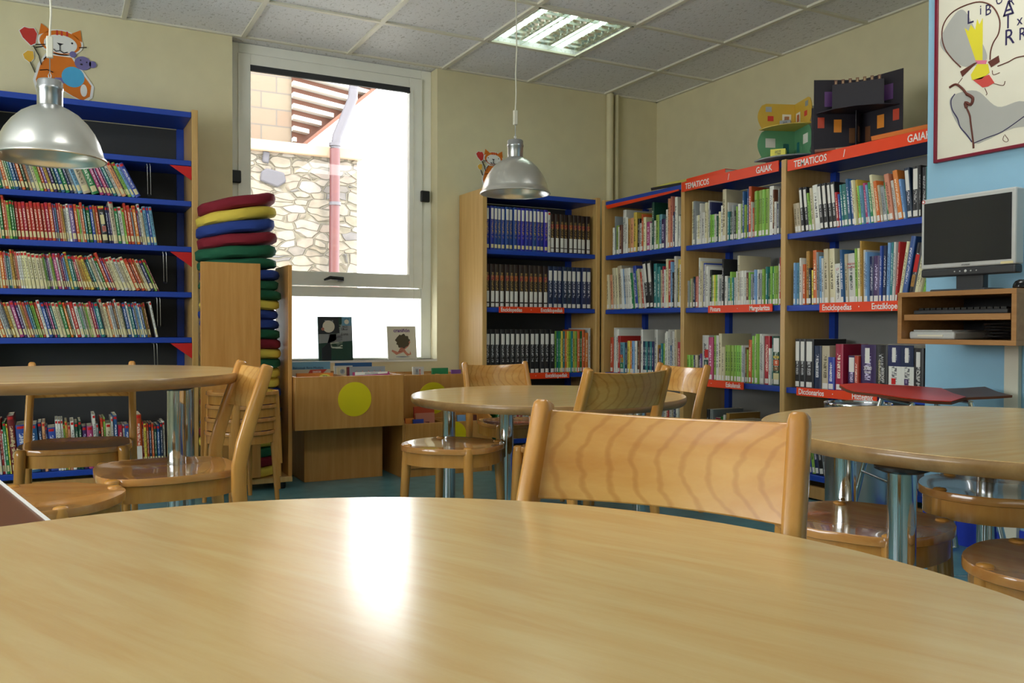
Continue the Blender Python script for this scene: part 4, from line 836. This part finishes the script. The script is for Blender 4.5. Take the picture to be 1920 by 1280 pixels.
g = MB(); g.prism([(0,0)]+[(.18*math.cos(R(a_)),.18*math.sin(R(a_))) for a_ in range(-150,-59,10)],.153,.157,'cover_m'); g.build('room_floor', t)
g = MB(); g.prism([(0,0)]+[(.20*math.cos(R(a_)),.20*math.sin(R(a_))) for a_ in range(-155,156,15)],0,.006,'cover_s'); g.build('base_cover', t)
g = MB(); g.box(-.10,-.03,-.12,-.06,.012,.05,'cover_y'); g.build('paper_bed', t); MB().box(-.06,-.01,-.10,-.05,.158,.19,'cover_s').build('paper_table', t)
# dark pop-up castle book
t = thing('popup_castle_book', 'large dark open pop-up castle book with glowing windows', 'book', (3.235,2.715,TZ-.0045), R(-58), 'pop-up books on the bookcase tops'); t.scale = (.86,.86,.97)
for a, rad, h in ((R(-152),.245,.345),(R(-95),.10,.30),(R(-28),.245,.345),(R(180),.25,.24),(R(100),.15,.24),(R(30),.15,.3)):
    w1 = wallp(a,rad,.012,h,'dusk',False,'castle_wall',t)
    mt = Matrix.Rotation(a,4,'Z')
    for (x0,x1,z0,z1,mm) in ((.10,.14,.10,.16,'lamp_glow'),(.19,.225,.12,.17,'cover_o'),(.05,.2,.19,.197,'cover_h'),(.12,.19,.22,.29,'violet'),(.03,.06,.05,.12,'cover_h')):
        if x1 < rad and z1 < h:
            for sgn in (-1,1): MB().box(x0,x1,sgn*.0018-.0008,sgn*.0018+.0008,z0,z1,mm,mt=mt).build('castle_picture', w1)
g = MB(); g.prism([(0,0),(-.2,-.12),(-.1,-.18),(0,-.2),(.1,-.18),(.2,-.12)],.185,.19,'dusk'); g.build('upper_floor', t)
for k in range(7): MB().box(-.11+.035*k,-.095+.035*k,-.14,-.135,.30,.325,'cover_h').build('battlement', t)
MB().box(-.12,.13,-.141,-.136,.19,.305,'dusk').build('battlement_wall', t)
MB().prism([(-.2,-.17),(.2,-.17),(.24,.08),(-.24,.08)],0,.010,'cover_h').build('base_cover', t)

# ------------------------------------------------------------------ poster on the pillar
t = thing('framed_poster', 'poster in a burgundy frame with a crowned figure and a looping line', 'poster')
YP0, YP1, ZP0, ZP1 = 2.113, 1.42, 1.415, 2.06
MP = Matrix(((0,1,0,PX-.018),(-1,0,0,YP0),(0,0,1,ZP0),(0,0,0,1)))   # local x to the right along the wall, y into it
t.matrix_world = MP; PW, PH = YP0-YP1, ZP1-ZP0
fr = MB(); ring(fr,0,PW,0,PH,.012,0,.018,'frame_burgundy'); fr.build('frame', t, bevel=.002)
pp = MB().box(.012,PW-.012,.008,.014,.012,PH-.012,'offwhite').build('poster_sheet', t)
def smooth(P, closed=True, n=6):
    o = []; K = len(P)
    for i in range(K if closed else K-1):
        p0, p1, p2, p3 = (P[(i-1)%K], P[i], P[(i+1)%K], P[(i+2)%K]) if closed else (P[max(i-1,0)], P[i], P[i+1], P[min(i+2,K-1)])
        for j in range(n):
            t_ = j/n; o.append(tuple(.5*((2*p1[c])+(-p0[c]+p2[c])*t_+(2*p0[c]-5*p1[c]+4*p2[c]-p3[c])*t_**2+(-p0[c]+3*p1[c]-3*p2[c]+p3[c])*t_**3) for c in (0,1)))
    if not closed: o.append(P[-1])
    return o
def pd(poly, m, k, nm='drawing'):
    if m == 'wash_grey': poly = smooth(poly)
    MB().prism(poly,.0075-.0004*k,.0081,m,'y').build(nm, pp)
mat('wash_grey', (176,176,170), .8); mat('crown_yellow', (226,214,50), .7); mat('dress_red', (206,74,66), .7); mat('brush_brown', (96,44,30), .7); mat('ink_blue', (40,30,80), .7)
S = .635/296  # metres per photo pixel on this wall, measured vertically
def q(u, v):
    d_ = at(u, v); k_ = (PX-.012)/d_.x; return (YP0-d_.y*k_, CAM.z+d_.z*k_-ZP0)
pd([q(*p) for p in ((1762,80),(1780,40),(1805,18),(1830,60),(1850,110),(1810,125),(1780,105))],'wash_grey',1)
pd([q(*p) for p in ((1785,180),(1830,170),(1870,200),(1919,190),(1960,230),(1900,240),(1850,262),(1826,268),(1800,240),(1782,205))],'wash_grey',1)
pd([q(*p) for p in ((1808,52),(1816,58),(1820,46),(1828,56),(1832,36),(1836,46),(1842,34),(1842,116),(1830,116))],'crown_yellow',2)
pd([q(*p) for p in ((1820,140),(1832,120),(1852,120),(1855,136),(1840,148),(1822,150))],'crown_yellow',2); pd([q(*p) for p in ((1824,150),(1854,140),(1864,155),(1852,162),(1842,164))],'dress_red',2)
pd([q(*p) for p in ((1800,134),(1826,118),(1834,116),(1820,128),(1804,144))],'brush_brown',3); pd([q(*p) for p in ((1852,116),(1872,104),(1874,116),(1858,126))],'brush_brown',3); pd([q(*p) for p in ((1828,113),(1850,113),(1848,120),(1832,120))],'pink',3)
g = MB()
def pl(pts, r_, m='brush_brown'): g.sweep([(q(*p)[0],.0075,q(*p)[1]) for p in smooth(pts,False,4)], r_, m, n=6, side=(0,1,0))
pl([(1801,126),(1785,110),(1772,92),(1766,70),(1768,48),(1780,28),(1800,14),(1830,4),(1850,6),(1864,16),(1874,38),(1872,62),(1862,80),(1857,96),(1856,112)],.0024)
pl([(1870,124),(1890,116),(1905,108),(1925,104)],.002); pl([(1780,164),(1792,158),(1804,166),(1812,176)],.0045); pl([(1812,176),(1824,184),(1820,196),(1810,192),(1812,202)],.006); pl([(1812,202),(1818,216),(1820,232),(1824,262),(1825,278)],.0035)
pl([(1790,176),(1783,188),(1785,205),(1795,222),(1800,238),(1812,252),(1822,266)],.0022,'ink_blue'); pl([(1826,268),(1850,258),(1880,246),(1920,218)],.0018,'ink_blue')
pl([(1846,165),(1850,175),(1848,178)],.0012); pl([(1862,156),(1880,160),(1884,152)],.0012); pl([(1860,132),(1862,140),(1874,136)],.0012); pl([(1804,146),(1795,158)],.0012); pl([(1883,252),(1890,262),(1886,266),(1880,262),(1882,254)],.001); 
g.build('line_drawing', pp)
for s_, u, v, sz in (('L',1812,46,.07),('i',1836,28,.05),('B',1846,30,.055),('A',1880,32,.075),('T',1880,56,.075),('R',1882,86,.078),('x',1906,48,.05),('R',1909,76,.06),('U',1866,10,.05),('R',1890,12,.045)):
    x_2, z_2 = q(u, v); text(s_, sz, 'ink_blue', pp, face_mtx((x_2,.0070,z_2),(1,0,0),(0,0,1)), squash=.8)

# ------------------------------------------------------------------ computer station on the pillar
t = thing('computer_shelf', 'wall-mounted wooden shelf box holding the monitor', 'shelf')
X0, X1, Y0, Y1, Z0, Z1 = 2.58, PX-.001, 1.585, 2.003, .742, .918
MB().box(X0,X1,Y0,Y1,Z1-.016,Z1,'station_wood').build('top_board', t, bevel=.001); MB().box(X0,X1,Y0,Y1,Z0,Z0+.016,'station_wood').build('bottom_board', t, bevel=.001)
for y in (Y0,Y1-.016): MB().box(X0,X1,y,y+.016,Z0+.016,Z1-.016,'station_wood').build('side_board', t, bevel=.001)
MB().box(X1-.01,X1,Y0+.016,Y1-.016,Z0+.016,Z1-.016,'black').build('back_board', t)
MB().box(X0+.005,X1-.05,Y0+.022,Y1-.022,.822,.842,'station_wood').build('keyboard_tray', t, bevel=.001)
k_ = thing('keyboard', 'black keyboard resting on the pull-out tray', 'keyboard', (2.66,1.79,.8425))
MB().box(-.06,.06,-.165,.165,0,.014,'charcoal').build('key_base', k_, bevel=.003)
g = MB()
for i in range(5):
    for j in range(14): g.box(-.05+.021*i,-.033+.021*i,-.155+.0222*j,-.137+.0222*j,.0135,.021,'black')
g.build('key', k_)
k_ = thing('scanner', 'slim silver device lying in the lower compartment of the shelf', 'device', (2.72,1.895,Z0+.0165))
MB().box(-.11,.10,-.085,.085,0,.026,'silver_plastic').build('body', k_, bevel=.007, seg=3); MB().box(-.10,.09,-.07,.075,.026,.031,'silver_plastic').build('lid', k_, bevel=.002); MB().box(-.112,-.108,-.045,.05,.009,.015,'offwhite').build('slot', k_)
g = MB(); rn = random.Random(3); pts = []
for i in range(60): a = i*.5; pts.append((2.66+.045*math.cos(a)+rn.uniform(-.004,.004),1.685+.045*math.sin(a),Z0+.022+.0008*i))
g.sweep(pts,.0028,'black',n=6); tag(g.build('cable'),'coiled black cable inside the wall shelf','cable')
t = thing('monitor', 'silver flat computer monitor with a dark screen on the wall shelf', 'monitor')
XM = 2.75; ya, yb, za, zb = 1.694, 2.040, .978, 1.256
mm = Matrix(((0,1,0,XM),(-1,0,0,yb),(0,0,1,0),(0,0,0,1)))
t.matrix_world = mm; MWd = yb-ya
g = MB(); g.box(0,MWd,0,.045,1.006,zb,'silver_plastic'); g.build('casing', t, bevel=.006, seg=3)
g = MB(); g.box(.0,MWd,.0,.04,.977,1.0055,'charcoal'); sp_ = g.build('speaker_bar', t, bevel=.006, seg=3)
MB().box(.012,MWd-.014,-.0015,.004,1.022,zb-.016,'screen').build('screen', t, bevel=.001)
for k in range(5): MB().lathe([(.0025 if k != 2 else .005,0),(.002,.002)],'silver_plastic',12,mt=Matrix.Translation((MWd/2-.04+.02*k,-.0015,.992)) @ Matrix.Rotation(R(90),4,'X')).build('button', sp_)
g = MB(); g.box(MWd/2-.05,MWd/2+.05,.02,.05,.925,.985,'charcoal'); g.build('neck', t, bevel=.004)
g = MB(); g.prism([(MWd/2-.10,-.05),(MWd/2+.10,-.05),(MWd/2+.12,.02),(MWd/2+.09,.11),(MWd/2-.09,.11),(MWd/2-.12,.02)],.9185,.930,'charcoal'); g.build('foot', t, bevel=.004)
text('HYUNDAI',.007,'charcoal',t,face_mtx((MWd/2,-.0012,1.0115),(1,0,0),(0,0,1)),align='CENTER')
MB().box(MWd-.05,MWd-.008,-.0006,.001,1.008,1.016,'label_cream').build('sticker', t)
g = MB(); g.lathe([(.0065,0),(.0065,.0008)],'dot_red',20,mt=Matrix.Translation((.009,-.0002,zb-.009)) @ Matrix.Rotation(R(90),4,'X')); g.lathe([(.0042,.0009),(.0042,.0012)],'white',20,mt=Matrix.Translation((.009,-.0002,zb-.009)) @ Matrix.Rotation(R(90),4,'X')); g.build('round_badge', t)
k_ = thing('computer_mouse', 'black computer mouse on the wall shelf beside the monitor', 'mouse', (2.70,1.63,Z1+.0005))
g = MB(); n = 18; prof = [(.0,0),(.9,0),(1,.2),(.95,.5),(.8,.8),(.5,.97),(.12,1)]
vs = [(.05*f_*math.cos(2*pi*i/n),.03*f_*math.sin(2*pi*i/n),.032*h_) for f_, h_ in prof[1:] for i in range(n)]; fs = [(j*n+i,j*n+(i+1)%n,(j+1)*n+(i+1)%n,(j+1)*n+i) for j in range(5) for i in range(n)]+[list(range(n-1,-1,-1)),[5*n+i for i in range(n)]]
g.add(vs,fs,'black_gloss',True); g.build('shell', k_)
g = MB(); g.sweep([(.045,0,.01),(.06,.04,.008),(.055,.10,.006),(.06,.18,.006)],.002,'black',n=6); g.build('cord', k_)
# cable duct on the pillar and loose cable
g = MB(); g.box(PX-.022,PX-.001,at_x(1911,PX-.02),at_x(1884,PX-.02),.06,.74,'offwhite'); tag(g.build('cable_duct', bevel=.002),'white cable duct running down the blue pillar','duct')
g = MB(); y_ = at_x(1866,PX-.03)
g.sweep([(PX-.03,y_-.04,.42),(PX-.05,y_-.03,.30),(PX-.04,y_,.262),(PX-.05,y_+.06,.27),(PX-.02,y_+.09,.33),(PX-.02,y_+.1,.5)],.004,'black',n=8); tag(g.build('cable'),'loop of black cable hanging by the blue pillar','cable')

# ------------------------------------------------------------------ red seat, bin, brown board
t = thing('plywood_chair', 'red-topped curved plywood seat on thin chrome legs below the computer', 'chair', (2.575,1.905,0), R(-28.5))
t.scale = (1.36,.95,.925)
prof = [(-.185,.628),(-.14,.626),(-.09,.620),(-.03,.612),(.02,.609),(.08,.612),(.14,.616),(.19,.621)]
def shell(dz0, dz1, xs0, xs1, m, w0=.16):
    g = MB(); pts = [p for p in prof if xs0 <= p[0] <= xs1]; vs = []; K = len(pts)
    wv = lambda x: w0*(.35+.65*min(1,(x+.20)/.12)) if x < -.08 else (w0 if x < .05 else w0*.55)
    for dz in (dz0,dz1):
        for x, z in pts:
            for y in (-1,-.5,0,.5,1): vs.append((x, y*wv(x), z+dz-.004*(1-abs(y))))
    fs = []; N = 5
    for s_ in (0,1):
        for i in range(K-1):
            for j in range(4):
                a = s_*K*N+i*N+j; fs.append((a,a+1,a+N+1,a+N))
    for i in range(K-1):
        for j in (0,4): a = i*N+j; fs.append((a,a+N,a+N+K*N,a+K*N))
    for j in range(4):
        for i in (0,K-1): a = i*N+j; fs.append((a,a+1,a+1+K*N,a+K*N))
    g.add(vs, fs, m, False); return g
for o_ in (shell(-.009,0,-.2,.2,'brown_laminate').build('seat_shell', t), shell(.0005,.003,-.2,.09,'red_laminate',.157).build('seat_surface', t, label='red laminate surface')):
    o_.matrix_local = Matrix.Translation((0,0,.61)) @ Matrix.Rotation(R(6),4,'X') @ Matrix.Translation((0,0,-.598))
for s_ in (-1,1):
    g = MB(); g.sweep([(-.06,s_*.12,.596),(-.075,s_*.13,.5),(-.115,s_*.165,.2),(-.14,s_*.18,.012),(-.10,s_*.18,.008),(.12,s_*.18,.008),(.155,s_*.18,.014),(.145,s_*.172,.10),(.09,s_*.135,.5),(.08,s_*.12,.600)],.0075,'chrome',n=12); g.build('leg_frame', t)
for x, z in ((-.10,.31),(.12,.31)): MB().sweep([(x,-.155,z),(x,.155,z)],.006,'chrome',n=10,side=(0,0,1)).build('rung', t)
MB().sweep([(-.06,-.12,.594),(-.06,.12,.594)],.007,'chrome',n=10,side=(0,0,1)).build('seat_support', t); MB().sweep([(.08,-.12,.600),(.08,.12,.600)],.007,'chrome',n=10,side=(0,0,1)).build('seat_support', t)
t = thing('waste_bin', 'tall round brushed metal bin in front of the Diccionarios bookcase', 'bin', (2.775,2.33,0))
g = MB(); g.lathe([(.10,0),(.118,.004),(.124,.495)]+[(.119,.495),(.113,.01),(.0,.01)],'steel',48,close=False); g.build('body', t)
g = MB(); g.lathe([(.120,.492),(.126,.492),(.128,.498),(.126,.504),(.120,.504),(.118,.498)],'chrome',48,close=False); g.build('rim', t, label='shiny rim')
t = thing('low_table', 'brown board with a white edge at the picture corner behind the front table', 'table', (-.275,1.62,0), R(11.5))
MB().box(-.22,.22,-.25,.25,.48,.502,'brown_laminate').build('top_board', t); MB().box(.2205,.2245,-.25,.25,.478,.505,'white').build('edge_strip', t, label='white edge strip')
for x in (-.19,.19):
    for y in (-.22,.22): MB().box(x-.015,x+.015,y-.015,y+.015,0,.48,'brown_laminate').build('leg', t)
for o in list(bpy.data.objects):
    if o.type == 'LIGHT': o.hide_render = False
